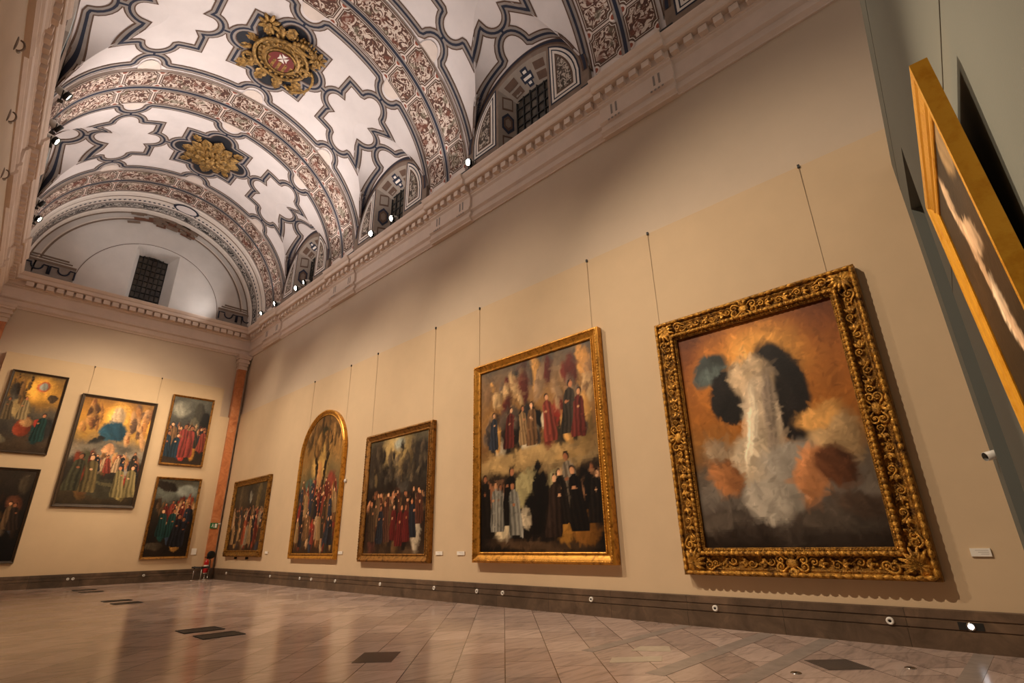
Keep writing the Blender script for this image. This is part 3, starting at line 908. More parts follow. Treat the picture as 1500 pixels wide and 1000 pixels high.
    for k in range(700):
        kk = r.uniform(.006, .016); u = r.random(); v = r.random(); ang = r.uniform(0, 3.14)
        i0 = max(0, int((v - 1.6 * kk) * nz)); i1 = min(nz, int((v + 1.6 * kk) * nz) + 2); j0 = max(0, int((u - 2. * kk) * nx)); j1 = min(nx, int((u + 2. * kk) * nx) + 2)
        a = (U[i0:i1, j0:j1] - u); b = (V[i0:i1, j0:j1] - v) * (nz / nx); x = (a * cos(ang) + b * sin(ang)) / (kk * 1.5); y = (-a * sin(ang) + b * cos(ang)) / (kk * .5)
        m = np.clip((1.15 - np.sqrt(x * x + y * y)) / .4, 0, 1)[..., None] * .7
        img[i0:i1, j0:j1] = img[i0:i1, j0:j1] * (1 - m) + img[int(v * (nz - 1)), int(u * (nx - 1))].copy() * r.uniform(.7, 1.3) * m
    img *= (1 + .6 * lerp_grid(nx, nz, seed + 200))[..., None]
    img = np.clip(img, .002, 1); g = img.mean(-1, keepdims=True); img = .14 * (img / .14) ** 1.22; img = g + (img - g * (img.mean(-1, keepdims=True) / np.maximum(g, 1e-4))) * .94 + (img.mean(-1, keepdims=True) - g)
    return np.clip(img, .003, 1)

def canvas(name, w, z0, h, parent, y, spec, res, arch=None, bulge=0.):
    """stretched canvas; arch = height where a round top begins"""
    nx = max(24, int(w * res)); nz = max(24, int(h * res))
    img = daub(nx, nz, *spec)
    verts = []; cols = []
    for j in range(nz):
        for i in range(nx):
            u = i / (nx - 1); v = j / (nz - 1); x = (u - .5) * w; z = z0 + v * h
            if arch is not None:
                zz = z0 + arch + sqrt(max(0, (w / 2) ** 2 - x * x)) * ((h - arch) / (w / 2))
                z = z0 + v * (zz - z0)
            verts.append((x, y - bulge * (1 - (2 * u - 1) ** 2) * (1 - (2 * v - 1) ** 2), z))
            vi = min(nz - 1, int((z - z0) / h * (nz - 1)))
            cols.append((*img[vi, i], 1.))
    faces = [(j * nx + i, j * nx + i + 1, (j + 1) * nx + i + 1, (j + 1) * nx + i) for j in range(nz - 1) for i in range(nx - 1)]
    me = bpy.data.meshes.new(name); me.from_pydata(verts, [], faces)
    me.materials.append(M['paint'])
    at = me.color_attributes.new('paint', 'FLOAT_COLOR', 'POINT')
    at.data.foreach_set('color', np.array(cols, dtype=np.float32).ravel())
    me.polygons.foreach_set('use_smooth', [True] * len(faces)); me.update()
    o = bpy.data.objects.new(name, me); COL.objects.link(o); o.parent = parent
    return o

def rect_path(w, z0, h): return [(-w / 2, z0), (w / 2, z0), (w / 2, z0 + h), (-w / 2, z0 + h)]
def arch_path(w, z0, h, spring, n=28):
    return [(-w / 2, z0), (w / 2, z0)] + [(w / 2 * cos(t), z0 + spring + (h - spring) * sin(t)) for t in np.linspace(0, PI, n)]
def offset(path, d):
    out = []; n = len(path)
    for k in range(n):
        p0 = np.array(path[k - 1]); p = np.array(path[k]); p1 = np.array(path[(k + 1) % n])
        a = p - p0; b = p1 - p; a /= np.linalg.norm(a); b /= np.linalg.norm(b)
        na = np.array([a[1], -a[0]]); nb = np.array([b[1], -b[0]])
        m = na + nb; m /= np.linalg.norm(m); out.append(tuple(p + m * d / max(.3, m.dot(na))))
    return out
def sweep(path, prof, smooth=False):
    """prof: (offset outward from path, y)"""
    mb = MB()
    rows = []
    for d, y in prof:
        rows.append([(x, y, z) for x, z in offset(path, d)])
    mb.grid([list(r) for r in zip(*rows)], 0, smooth, True, True, flip=False)
    return mb

def beads(path, d, y, r, gap, stretch=1.3, nu=6, nv=5):
    """a carved string of pearls: one continuous tube that swells at every bead"""
    mb = MB(); P = offset(path, d); n = len(P); pts = []; rr = []
    for k in range(n):
        a = np.array(P[k]); b = np.array(P[(k + 1) % n]); L = np.linalg.norm(b - a); m = max(1, int(L / gap))
        for q in range(m):
            for f, w in ((0., .3), (.2, .82), (.5, 1.), (.8, .82)):
                p = a + (b - a) * (q + f) / m; pts.append((p[0], y, p[1])); rr.append(r * w)
    mb.tube(pts, rr, nu, closed=True)
    return mb

def scroll(mb, c, y, r, ang, hand, rad, turns=1.4, n=18, tail=1.2):
    """a C-scroll of carved foliage lying on the frame: tapered spiral plus a flicked tail"""
    pts = []; rr = []
    for k in range(n):
        t = k / (n - 1); a = hand * t * turns * 2 * PI; q = r * (.18 + .82 * t)
        pts.append((q * cos(a), q * sin(a))); rr.append(rad * (.55 + .45 * t))
    a = hand * turns * 2 * PI
    dx, dz = -sin(a) * hand, cos(a) * hand
    for k in range(1, 6):
        t = k / 5
        pts.append((r * cos(a) + dx * r * tail * t + cos(a) * r * .45 * t * t, r * sin(a) + dz * r * tail * t + sin(a) * r * .45 * t * t)); rr.append(rad * (1 - .8 * t))
    ca, sa = cos(ang), sin(ang)
    mb.tube([(c[0] + x * ca - z * sa, y, c[1] + x * sa + z * ca) for x, z in pts], rr, 6)
    mb.ell((c[0], y - rad * .6, c[1]), (r * .26, rad * 1.2, r * .26), None, 8, 5)

def leaf(mb, c, y, L, w, ang, th=.03):
    ca, sa = cos(ang), sin(ang)
    rows = []
    for t in np.linspace(0, 1, 7):
        ww = w * sin(PI * min(1, t * .92 + .08)) ** .8 * (1 + .25 * sin(t * 16)); bow = th * sin(PI * t) + th * .4
        row = []
        for e, hgt in ((-1, 0), (-.5, bow), (0, bow * .6), (.5, bow), (1, 0)):
            x, z = t * L, e * ww
            row.append((c[0] + x * ca - z * sa, y - hgt, c[1] + x * sa + z * ca))
        rows.append(row)
    mb.grid(rows, 0, True)

def place_painting(label, loc, rz, tilt=0.):
    p = thing('framed_painting', label, 'painting', loc, rz)
    if tilt: p.rotation_euler = (tilt, 0, rz)
    return p

FLESH = ['b98a63', 'a87450', '8f5f40', 'c49a74']
RICH = ['6e2a1e', '8a3a24', '3a3f4a', '2c2a30', '7c5a34', '9a7a4c', '54402c', 'b0906a', '443a2e']
DARK = ['2a2019', '3b2c20', '1f1916', '4a3624', '5b4630', '6e5436']
SKY = ['b98a4a', 'd0a05a', '8f7050', 'a88a68', '7d6a5a', 'c9a878', '6a5a4c']

# ---- the large painting with the carved gilt frame
def painting_carved():
    W, H, f, D = 3.68, 4.8, .44, .20
    p = place_painting('huge ochre painting with dark blue swirl in heavily carved gilt frame', (9.6, 3.03, .825), -PI / 2)
    w, h = W - 2 * f, H - 2 * f
    mb = MB(); mb.box(-W / 2 + .15, W / 2 - .15, -.06, 0, .15, H - .15); mb.build('back_board', M['board'], p)
    ground = [(0, '2e241c'), (.1, '4a4038'), (.2, '6f665c'), (.32, '5f5448'), (.42, '87602e'), (.55, '94601f'), (.75, '8e5a20'), (.9, '7c4a1c'), (1, '6a3d18')]
    blobs = [(.5, .78, .34, .22, 0, 'b67a2c', .8), (.55, .8, .2, .14, 0, 'cf9a4a', .9),
             (.2, .8, .14, .07, .5, '4a4f4c', .3), (.3, .74, .17, .06, -.3, '59625e', .4), (.34, .66, .15, .13, -.6, '26221f', .2), (.62, .68, .14, .19, .25, '2a2522', .2),
             (.66, .5, .16, .07, -.5, '231e1c', .25), (.46, .72, .13, .1, .1, 'bfa888', .35), (.47, .5, .12, .22, -.1, 'b7a58c', .3), (.42, .36, .17, .13, .35, 'a89880', .35),
             (.52, .55, .035, .2, -.12, '8a7c6c', .5), (.4, .5, .03, .18, -.2, 'd6c7ac', .5),
             (.62, .34, .2, .09, .1, '8b8377', .5), (.86, .42, .13, .1, .2, 'a08660', .5), (.8, .52, .12, .05, .2, 'b98e50', .6),
             (.2, .3, .09, .1, .5, '9a6a40', .35), (.18, .42, .09, .05, 0, '8d7a62', .4), (.7, .27, .09, .12, -.3, 'a5744a', .35), (.82, .3, .1, .09, .4, '5e3c24', .35),
             (.46, .19, .17, .1, 0, '9b9284', .25), (.15, .12, .16, .04, .1, '5c5248', .6), (.75, .1, .2, .04, -.1, '574d43', .6), (.9, .16, .12, .05, 0, '4e3f33', .6)]
    canvas('canvas', w + .04, f - .02, h + .04, p, -.1, (3, ground, blobs, []), 60)
    path = rect_path(w, f, h)
    prof = [(-.0, -.10), (0, -.15), (.02, -.165), (.04, -.15), (.06, -.185), (.10, -.2), (.13, -.185), (.14, -.13), (.17, -.115), (.28, -.125), (.32, -.165), (.34, -.17), (.36, -.16), (.40, -.2), (.44, -.17), (.44, -.02), (.3, 0), (0, -.05)]
    fr = sweep(path, prof).build('frame', M['gold_dark'], p)
    beads(path, .085, -.2, .042, .085, 1.15, 8).build('inner_beading', M['gold_carved'], fr)
    beads(path, .035, -.165, .014, .04, 1.1, 5, 4).build('sight_beading', M['gold_carved'], fr)
    beads(path, .395, -.19, .038, .12, 1.35, 8).build('outer_gadroon', M['gold_carved'], fr)
    # carved foliage along each side
    zc = H / 2; mid = f - .23
    sides = [((-W / 2 + mid, H / 2), PI / 2, h, 1), ((W / 2 - mid, H / 2), PI / 2, h, -1), ((0, H - mid), 0, w, 1), ((0, mid), 0, w, -1)]
    for (cx, cz), ang, L, sg in sides:
        mb = MB(); t = Vector((cos(ang), sin(ang)))
        nrm = Vector((-sin(ang), cos(ang)))
        k = int(L / .62); 
        for q in range(-k, k + 1):
            pos = q * L / (2 * k + 1)
            c = Vector((cx, cz)) + t * pos
            e = 1 if q % 2 else -1
            if abs(q) < 1: continue
            hand = e * (1 if q > 0 else -1)
            scroll(mb, (c.x + nrm.x * .02 * e, c.y + nrm.y * .02 * e), -.155, .062, ang + (0 if e > 0 else PI), hand, .017)
            for j in range(3):
                leaf(mb, (c.x + t.x * .07 * (1 if q > 0 else -1), c.y + t.y * .07 * (1 if q > 0 else -1)), -.135, .13, .028, ang + (0 if q > 0 else PI) + (j - 1) * .75 * 1, .035)
            for j in range(4):
                mb.ell((c.x + random.uniform(-.14, .14) * abs(t.x) + random.uniform(-.07, .07) * abs(t.y), -.14, c.y + random.uniform(-.14, .14) * abs(t.y) + random.uniform(-.07, .07) * abs(t.x)), (.024, .022, .024), None, 6, 5)
        mb.build('carved_foliage', M['gold_carved'], fr)
        # cartouche in the middle of the side
        mb = MB()
        mb.ell((cx, -.16, cz), (.1 if ang == 0 else .075, .05, .075 if ang == 0 else .1), None, 14, 8)
        for e in (-1, 1):
            for g in (-1, 1):
                c = Vector((cx, cz)) + t * (.17 * e) + nrm * (.05 * g)
                scroll(mb, (c.x, c.y), -.175, .075, ang + (0 if e > 0 else PI), e * g, .022)
                leaf(mb, (cx + nrm.x * .06 * g, cz + nrm.y * .06 * g), -.165, .17, .035, ang + (PI / 2) * g + e * .5, .045)
        mb.build('cartouche', M['gold_carved'], fr)
    for sx in (-1, 1):
        for sz in (-1, 1):
            mb = MB(); cx, cz = sx * (W / 2 - .2), (H / 2) + sz * (H / 2 - .2)
            rows = []
            for r_, y_ in ((0, -.2), (.06, -.195), (.12, -.175), (.17, -.13)):
                rows.append([(cx + r_ * cos(a) * 1.05, y_ - .012 * cos(a * 8), cz + r_ * sin(a) * 1.05) for a in np.linspace(0, 2 * PI, 24, endpoint=False)])
            mb.grid(rows, 0, True, False, True, flip=True)
            for k in range(7):
                a = math.atan2(-sz, -sx) + (k - 3) * .42
                leaf(mb, (cx + .03 * cos(a), cz + .03 * sin(a)), -.185, .24 - .015 * abs(k - 3), .035, a, .05)
            for dxy, hd in (((-sx * .3, .03 * sz), sx * sz), ((.03 * sx, -sz * .3), -sx * sz)):
                scroll(mb, (cx + dxy[0], cz + dxy[1]), -.175, .085, math.atan2(dxy[1], dxy[0]) + PI, hd, .024)
            mb.build('corner_ornament', M['gold_carved'], fr)
    return p
painting_carved()

def painting_plain(label, loc, rz, W, H, f, D, spec, res, gmat, bead=True, prof=None, bead_r=.018, rows=1, tilt=0., back=.05):
    p = place_painting(label, loc, rz, tilt)
    w, h = W - 2 * f, H - 2 * f
    mb = MB(); mb.box(-W / 2 + .06, W / 2 - .06, -back, 0, .06, H - .06); mb.build('back_board', M['board'], p)
    canvas('canvas', w + .03, f - .015, h + .03, p, -D * .5, spec, res)
    path = rect_path(w, f, h)
    prof = prof or [(0, -D * .5), (0, -D * .68), (.06 * f, -D * .72), (.14 * f, -D * .62), (.3 * f, -D * .66), (.5 * f, -D * .82), (.64 * f, -D * .95), (.8 * f, -D), (.9 * f, -D * .97), (.95 * f, -D * .88), (f, -D * .86), (f, -.01), (.6 * f, 0), (0, -.03)]
    fr = sweep(path, prof).build('frame', M[gmat], p)
    if bead:
        beads(path, f * .78, -D, bead_r, bead_r * 3.2, 1.3, 6, 4).build('beading', M[gmat], fr)
        if rows > 1: beads(path, f * .1, -D * .7, bead_r * .7, bead_r * 2.4, 1.2, 5, 4).build('sight_beading', M[gmat], fr)
    return p

# ---- tall painting, two zones, second from the right
sp = (21, [(0, '1a1512'), (.1, '1f1916'), (.3, '2a211a'), (.38, '3a2d20'), (.42, '8a7450'), (.5, '84683f'), (.6, '7a5a34'), (.75, '8d6a3c'), (.88, '7d6448'), (1, '5f564c')],
      [(.45, .62, .12, .14, 0, '15120f', .2), (.47, .56, .08, .07, .2, 'b5a88e', .3), (.7, .66, .07, .06, .3, '8a2a1c', .3), (.15, .6, .1, .12, .2, '3b2c22', .3), (.28, .56, .08, .09, 0, '2a2019', .3),
       (.8, .56, .13, .09, 0, '2f261c', .3), (.9, .6, .06, .14, 0, '7a6238', .3), (.2, .52, .06, .05, .4, 'b0a288', .3), (.6, .64, .05, .05, .2, 'a89a80', .3),
       (.42, .46, .42, .05, .08, 'a58a5c', .5), (.8, .45, .15, .03, 0, '93784c', .5), (.42, .3, .11, .1, 0, '998e66', .15), (.68, .31, .08, .08, 0, '857a58', .25), (.54, .26, .05, .16, 0, '171310', .15),
       (.22, .18, .08, .14, .1, 'a8a294', .25), (.2, .12, .08, .08, 0, 'c0b090', .3), (.1, .2, .06, .12, 0, '17130f', .25), (.78, .18, .07, .16, -.35, '8a6426', .25), (.86, .1, .1, .06, -.4, '80581f', .3),
       (.88, .26, .1, .1, 0, '14110e', .3), (.48, .17, .09, .1, 0, '15110f', .25), (.42, .16, .05, .05, .1, 'ab9d84', .3), (.5, .03, .4, .025, 0, '4e3c2a', .5)],
      [(.03, .97, .55, .92, 60, .06, SKY + ['6a2f22', '3f3a38']), (.03, .3, .22, .32, 9, .035, FLESH), (.68, .97, .24, .36, 10, .04, FLESH + DARK)], 900,
      [(.05, .95, .5, .56, 7, .24, RICH), (.04, .34, .06, .16, 5, .27, ['1d1814', '8f8a7c', '241d18', 'a39880']), (.6, .96, .06, .16, 5, .27, ['1d1814', '241d18', '8a7a64', '3a2a20', '6a4a26', '2a2622', '8a6426'])])
painting_plain('tall painting of dark lower half under brown clouds in beaded plain gold frame', (9.6, 8.43, .955), -PI / 2, 4.25, 5.1, .24, .2, sp, 46, 'gold_plain', True, None, .022, 2)

# ---- third from the right: crowd below, dark hills of figures above, gold beaded frame
sp = (33, [(0, '5a4632'), (.05, '3b2c20'), (.25, '2a1f19'), (.5, '2b241f'), (.7, '3f382f'), (.85, '5c5344'), (1, '57503f')],
      [(.5, .88, .26, .16, 0, 'a08a5c', .7), (.52, .93, .08, .06, 0, '8d8f84', .8), (.12, .82, .14, .14, .3, '3c342c', .4), (.88, .78, .14, .16, -.3, '332e29', .4), (.35, .6, .1, .14, 0, '27211d', .3),
       (.62, .62, .1, .12, .2, '4a443c', .4), (.42, .62, .03, .12, -.5, '1d1916', .3), (.68, .2, .09, .12, .2, '6a1d1a', .3), (.84, .2, .07, .2, 0, 'a89a84', .3), (.84, .36, .07, .08, 0, '7c5630', .3),
       (.45, .22, .12, .14, 0, '22262c', .35), (.28, .2, .08, .16, .1, '4c3824', .3), (.12, .2, .08, .2, .1, '54332a', .35), (.46, .36, .05, .05, 0, '7a3026', .3)],
      [(.02, .98, .6, .9, 60, .05, ['4a4238', '5c5040', '2c2723', '6d5f4a', '39322b', '7d6a4a']), (.04, .96, .34, .48, 34, .05, DARK + ['5a3322']), (.04, .96, .38, .5, 26, .03, FLESH), (.05, .8, .06, .36, 26, .07, DARK + ['6a4a2c', '5e241c'])], 900,
      [(.03, .97, .18, .26, 13, .27, DARK + ['5a3322', '3a4048']), (.04, .9, .05, .12, 7, .33, ['6a1d1a', '2c3038', '54402c', '8f8270', '5c3a2a', '4a3624'])])
painting_plain('painting of a dense dark crowd beneath pale glow, in carved brown-gold beaded frame', (9.6, 14.24, .91), -PI / 2, 3.7, 3.97, .24, .16, sp, 44, 'gold_old', True, None, .026, 2)

# ---- arched painting
def painting_arch():
    W, H, f, D, spr = 3.55, 5.46, .2, .16, 3.72
    p = place_painting('round-topped painting crowded with small figures in plain gold frame', (9.6, 19.38, .955), -PI / 2)
    w, h = W - 2 * f, H - 2 * f
    path = arch_path(w, f, h, spr - f)
    outer = offset(path, f * .6)
    mb = MB(); n = len(outer)
    for y in (0, -.04):
        for x, z in outer: mb.vert((x, y, z))
    mb.face(range(n)[::-1] if False else list(range(n)), 0); mb.face([n + k for k in range(n)][::-1])
    for k in range(n): mb.face((k, (k + 1) % n, (k + 1) % n + n, k + n))
    mb.build('back_board', M['board'], p)
    spec = (45, [(0, '3a2a1e'), (.15, '4a3322'), (.3, '3c3024'), (.45, '54523e'), (.55, '6f5f40'), (.7, '8a6a3c'), (.85, '7d5f38'), (1, '5a4328')],
            [(.5, .64, .2, .14, 0, 'a8894e', .6), (.4, .58, .03, .26, .25, '241a12', .3), (.62, .6, .03, .26, -.25, '2a1e14', .3), (.48, .52, .06, .12, 0, 'a87c4c', .3), (.5, .86, .14, .07, 0, '3f3a28', .4),
             (.8, .46, .12, .1, 0, '7d3f30', .4), (.3, .46, .16, .08, 0, '4f6256', .5), (.5, .2, .08, .09, 0, '8a2a1e', .3), (.58, .24, .05, .06, 0, 'b89c6c', .3)],
            [(.06, .94, .7, .97, 60, .045, ['6a5030', '8f6c3c', '4a3a26', 'a8824c', '5e4a30']), (.03, .97, .03, .46, 150, .05, RICH + ['7d3a28', '96643a', '5c4a34']), (.05, .95, .1, .46, 60, .022, FLESH)], 900,
            [(.05, .95, .3, .42, 15, .15, RICH), (.04, .96, .16, .26, 13, .17, RICH + ['8a2a1e']), (.04, .96, .04, .1, 10, .18, RICH + ['9a7a4c'])])
    canvas('canvas', w + .02, f - .01, h + .02, p, -.08, spec, 44, spr - f)
    prof = [(0, -.08), (0, -.11), (.02, -.115), (.05, -.10), (.09, -.11), (.13, -.15), (.165, -.16), (.19, -.14), (f, -.13), (f, -.01), (.1, 0), (0, -.03)]
    sweep(path, prof).build('frame', M['gold_plain'], p)
    sweep(path, [(.045, -.1), (.055, -.12), (.075, -.12), (.085, -.1)]).build('frame_fillet', M['gold_old'], p)
painting_arch()

# ---- smallest on the right wall, ornate dark frame
sp = (57, [(0, '3c2c20'), (.2, '33271e'), (.45, '463828'), (.6, '3d352a'), (.8, '4c4436'), (1, '40382c')],
      [(.22, .8, .05, .25, 0, '5a4e3c', .3), (.78, .8, .06, .25, 0, '635438', .3), (.5, .8, .08, .2, 0, '332f2a', .3), (.52, .8, .04, .1, 0, '8a8678', .4), (.55, .3, .06, .1, 0, 'a89a86', .4), (.65, .2, .06, .14, 0, '9a4a22', .35), (.85, .3, .06, .2, 0, '74381f', .35)],
      [(.04, .96, .06, .6, 110, .06, RICH + ['8a7a62', '7d6a50', 'a0927a']), (.05, .95, .2, .62, 40, .028, FLESH)], 900, [(.03, .97, .3, .36, 13, .3, RICH + ['8a7a62']), (.03, .97, .08, .16, 10, .38, RICH + ['9a4a22', '8a7a62', 'a0927a'])])
p = painting_plain('small dark crowded painting in black and gold frame beside the orange pilaster', (9.6, 25.98, 1.0), -PI / 2, 4.15, 3.38, .27, .14, sp, 34, 'gold_dark', True, None, .03, 2)
for x in (-.7, .6):
    mb = MB(); mb.box(x - .03, x + .03, -.1, 0, -.1, .02); mb.build('support_bracket', M['iron'], p)
for sx in (-1, 1):
    for z in (.14, 3.24):
        mb = MB(); cx = sx * (4.15 / 2 - .14)
        for k in range(6): leaf(mb, (cx, z), -.13, .17, .035, k * PI / 3, .04)
        mb.ell((cx, -.15, z), (.05, .03, .05)); mb.build('corner_ornament', M['gold_old'], p)

# ---- end wall
FY = 29.42
sp = (61, [(0, '3c2f22'), (.12, '4a3c2c'), (.3, '3f3a34'), (.5, '5c5346'), (.62, '8d6c34'), (.8, 'a57c34'), (1, '6a5634')],
      [(.6, .8, .3, .16, 0, 'c6973c', .6), (.62, .84, .12, .07, 0, 'a8603c', .25), (.62, .84, .08, .05, 0, '8a8a80', .25), (.18, .7, .14, .16, .3, '4a443c', .4), (.14, .58, .2, .1, .2, '57524a', .4), (.3, .54, .2, .13, .4, '8d7a54', .35),
       (.45, .3, .14, .12, 0, '7d3a20', .2), (.5, .36, .12, .05, 0, '9c7850', .25), (.72, .24, .12, .14, 0, '1f3a38', .25), (.7, .36, .08, .06, 0, '9a3a28', .25), (.85, .3, .14, .16, 0, '33302c', .4), (.85, .7, .1, .05, .3, '4a3a26', .3), (.1, .12, .12, .05, 0, '6a6250', .4)],
      [(.02, .4, .6, .95, 14, .06, ['6a5436', '3f3428', '8a6a40', 'a07c50'])], 900, [(.05, .4, .36, .44, 2, .26, ['8d7a54', '6a5a40']), (.55, .85, .1, .14, 1, .34, ['1f4440'])])
painting_plain('altarpiece panel with golden glow and red box, topmost at the left end', (1.37, FY, 5.14), 0, 1.86, 3.38, .09, .12, sp, 60, 'wood_dark', False)
sp = (65, [(0, '15110e'), (.3, '1b1511'), (.6, '241c16'), (.8, '2c241c'), (1, '3a3026')],
      [(.75, .62, .14, .1, .3, '5c3a26', .4), (.6, .3, .12, .06, .2, '6a5a48', .4), (.3, .55, .1, .1, 0, '2c3a44', .4), (.85, .85, .1, .1, 0, '463c2e', .5)],
      [(.1, .95, .3, .66, 26, .06, DARK + ['5a3e2a', '3a3f46'])], 900, [(.1, .95, .2, .34, 6, .32, DARK + ['5a3e2a', '2c3a44'])])
painting_plain('darkest painting, nearly black, lower at the left end of the end wall', (1.32, FY, .97), 0, 1.9, 3.58, .09, .12, sp, 50, 'wood_dark', False)
sp = (71, [(0, '33291c'), (.1, '463a28'), (.2, '2f2820'), (.38, '3c352c'), (.45, '8a8070'), (.55, '7a6a54'), (.65, 'a5813c'), (.82, 'c08d34'), (1, '8a6428')],
      [(.52, .8, .16, .16, 0, 'd6a84a', .7), (.52, .82, .09, .12, 0, 'b0987a', .35), (.5, .68, .2, .1, .2, '1f4a5c', .3), (.42, .62, .1, .05, .3, '2a5464', .35), (.3, .58, .12, .04, .4, '2c2a28', .3), (.48, .52, .34, .06, 0, '6a6256', .5), (.5, .5, .1, .05, -.2, 'a57c58', .3),
       (.3, .3, .14, .2, .3, '4a4630', .3), (.22, .2, .1, .16, .3, '5c4424', .3), (.2, .3, .06, .2, .3, '7a3a20', .3), (.45, .38, .12, .08, 0, '7d6a58', .35), (.84, .25, .1, .14, -.1, '9a2c1e', .25), (.8, .1, .08, .06, 0, '8a7a4c', .3), (.55, .14, .28, .09, 0, '3f3a2c', .12), (.55, .19, .28, .015, 0, '5c543c', .2), (.75, .35, .1, .08, 0, '8a8478', .35)],
      [(.03, .3, .66, .95, 22, .06, ['a5743c', '6a4a2c', 'c09050', '8a5c34']), (.7, .97, .6, .95, 24, .06, ['a5743c', '8a5c34', 'b99062', '6a503c']), (.3, .97, .32, .44, 26, .05, RICH), (.3, .97, .36, .45, 16, .028, FLESH)], 900, [(.25, .97, .26, .34, 9, .17, RICH), (.1, .36, .08, .12, 2, .34, ['4a4630', '6a5a34']), (.7, .95, .07, .12, 2, .27, ['9a2c1e', '8a7a4c'])])
painting_plain('tallest end wall painting, central, blue mass on a golden sky above grey cloud', (4.355, FY, 3.11), 0, 2.9, 4.82, .12, .14, sp, 62, 'wood_dark', False)
sp = (75, [(0, '3a2c1e'), (.2, '2c241c'), (.4, '2f2a24'), (.55, '45423c'), (.7, '4c4a44'), (1, '595850')],
      [(.25, .82, .22, .12, .3, '868478', .6), (.7, .72, .14, .22, 0, '3b3830', .2), (.88, .62, .14, .2, 0, '15120f', .25), (.6, .6, .12, .1, 0, '5a5648', .25), (.36, .24, .12, .16, 0, '1f3c4c', .3), (.46, .28, .08, .12, .1, '9a3a2c', .3), (.45, .1, .06, .05, 0, 'a83a28', .3), (.66, .28, .1, .2, .1, 'a8762c', .3), (.9, .34, .07, .14, 0, '7a2a22', .35), (.12, .3, .1, .16, 0, '6a4a2c', .35)],
      [(.03, .97, .38, .56, 22, .06, RICH), (.05, .95, .44, .58, 14, .035, FLESH)], 900, [(.04, .96, .2, .28, 8, .32, RICH), (.25, .75, .08, .1, 2, .44, ['a8762c', '9a3a2c']), (.02, .25, .08, .12, 2, .4, ['1f3c4c', '5c3a2a'])])
painting_plain('upper right end wall painting with grey architecture above red and yellow figures', (7.31, FY, 5.13), 0, 1.88, 3.4, .09, .12, sp, 56, 'gold_old', False)
sp = (79, [(0, '2a2018'), (.25, '231b15'), (.5, '2c241b'), (.65, '3a342a'), (.8, '62645c'), (1, '4a4438')],
      [(.75, .84, .3, .08, -.15, '7d8078', .5), (.2, .9, .3, .06, -.2, '2c2219', .3), (.35, .5, .1, .1, 0, 'a85a34', .3), (.42, .46, .06, .08, .2, 'a8845c', .3), (.32, .32, .1, .12, 0, '1f4440', .3), (.7, .3, .12, .2, -.1, 'a07838', .28), (.7, .12, .1, .06, 0, '9a743a', .3), (.2, .14, .2, .05, 0, '4c4234', .4), (.58, .64, .08, .08, 0, '7a241e', .35), (.5, .24, .06, .1, .2, '3a4654', .35)],
      [(.5, .97, .46, .72, 26, .06, RICH), (.5, .97, .5, .72, 14, .03, FLESH), (.03, .3, .45, .65, 10, .06, DARK)], 900, [(.3, .97, .4, .5, 9, .22, RICH), (.2, .5, .2, .26, 2, .36, ['1f4440', '9a5030']), (.56, .84, .1, .14, 2, .38, ['a07838', '2c2a30'])])
painting_plain('lower right end wall painting, yellow robe shape in dark scene by the white card', (7.4, FY, .96), 0, 1.92, 3.6, .1, .12, sp, 56, 'gold_old', False)

# ---- painting hung on the partition, tipped forward
sp = (91, [(0, '1c150e'), (.3, '33281a'), (.55, '463523'), (.75, '3d3228'), (1, '2c241d')],
      [(.42, .86, .06, .14, .12, 'b39a80', .3), (.5, .62, .06, .16, .15, 'a88c70', .3), (.6, .66, .16, .06, -.5, 'b79c80', .3), (.56, .4, .09, .12, .1, 'c0aa92', .3), (.62, .28, .06, .12, .2, 'b59a80', .3), (.85, .9, .14, .1, 0, '8a7456', .4)],
      [])
pt = painting_plain('painting with thick bright gold frame tilting off the grey-green partition', (*pp(6.28, .064, 1.7)[:2], 1.7), PI + PA, 1.44, 1.77, .17, .075, sp, 60, 'gold_bright', False,
               [(0, -.03), (0, -.045), (.012, -.05), (.03, -.05), (.045, -.058), (.055, -.05), (.075, -.052), (.11, -.062), (.125, -.07), (.15, -.075), (.17, -.072), (.17, -.004), (.09, 0), (0, -.01)], back=.01)
pt.rotation_euler = (math.radians(2.6), 0, PI + PA)

# ------------------------------------------------------------------ hanging wires
def wire(y=None, x=None, z0=0, z1=0, label='', out=.01):
    t = thing('hanging_wire', label, 'picture wire', (XR, y, z0) if y is not None else (x, FY, z0), 0, 'picture wires on the display panels')
    mb = MB(); a = (-out, 0, 0) if y is not None else (0, -out, 0); b = (-.012, 0, z1 - z0) if y is not None else (0, -.012, z1 - z0)
    mb.tube([a, b], .0045, 5); mb.build('cable', M['wire'], t)
    mb = MB(); mb.box(b[0] - .02, b[0] + .02, b[1] - .02, b[1] + .02, b[2] - .02, b[2] + .05); mb.build('hook', M['iron'], t)
for y, z0, lb in ((1.61, 5.6, 'right picture wire above the carved gilt frame'), (4.83, 5.6, 'left picture wire above the carved gilt frame'),
                  (6.55, 6.03, 'right picture wire above the tall two-part painting'), (10.5, 6.03, 'left picture wire above the tall two-part painting'),
                  (12.6, 4.86, 'right picture wire above the dark crowd painting'), (16.0, 4.86, 'left picture wire above the dark crowd painting'),
                  (17.9, 5.75, 'right picture wire beside the round-topped painting'), (20.9, 5.7, 'left picture wire beside the round-topped painting')):
    wire(y=y, z0=z0, z1=7.93, label=lb)
for x, z0, lb in ((3.08, 7.92, 'left picture wire above the tall golden end wall painting'), (5.75, 7.92, 'right picture wire above the tall golden end wall painting')):
    wire(x=x, z0=z0, z1=9.2, label=lb)

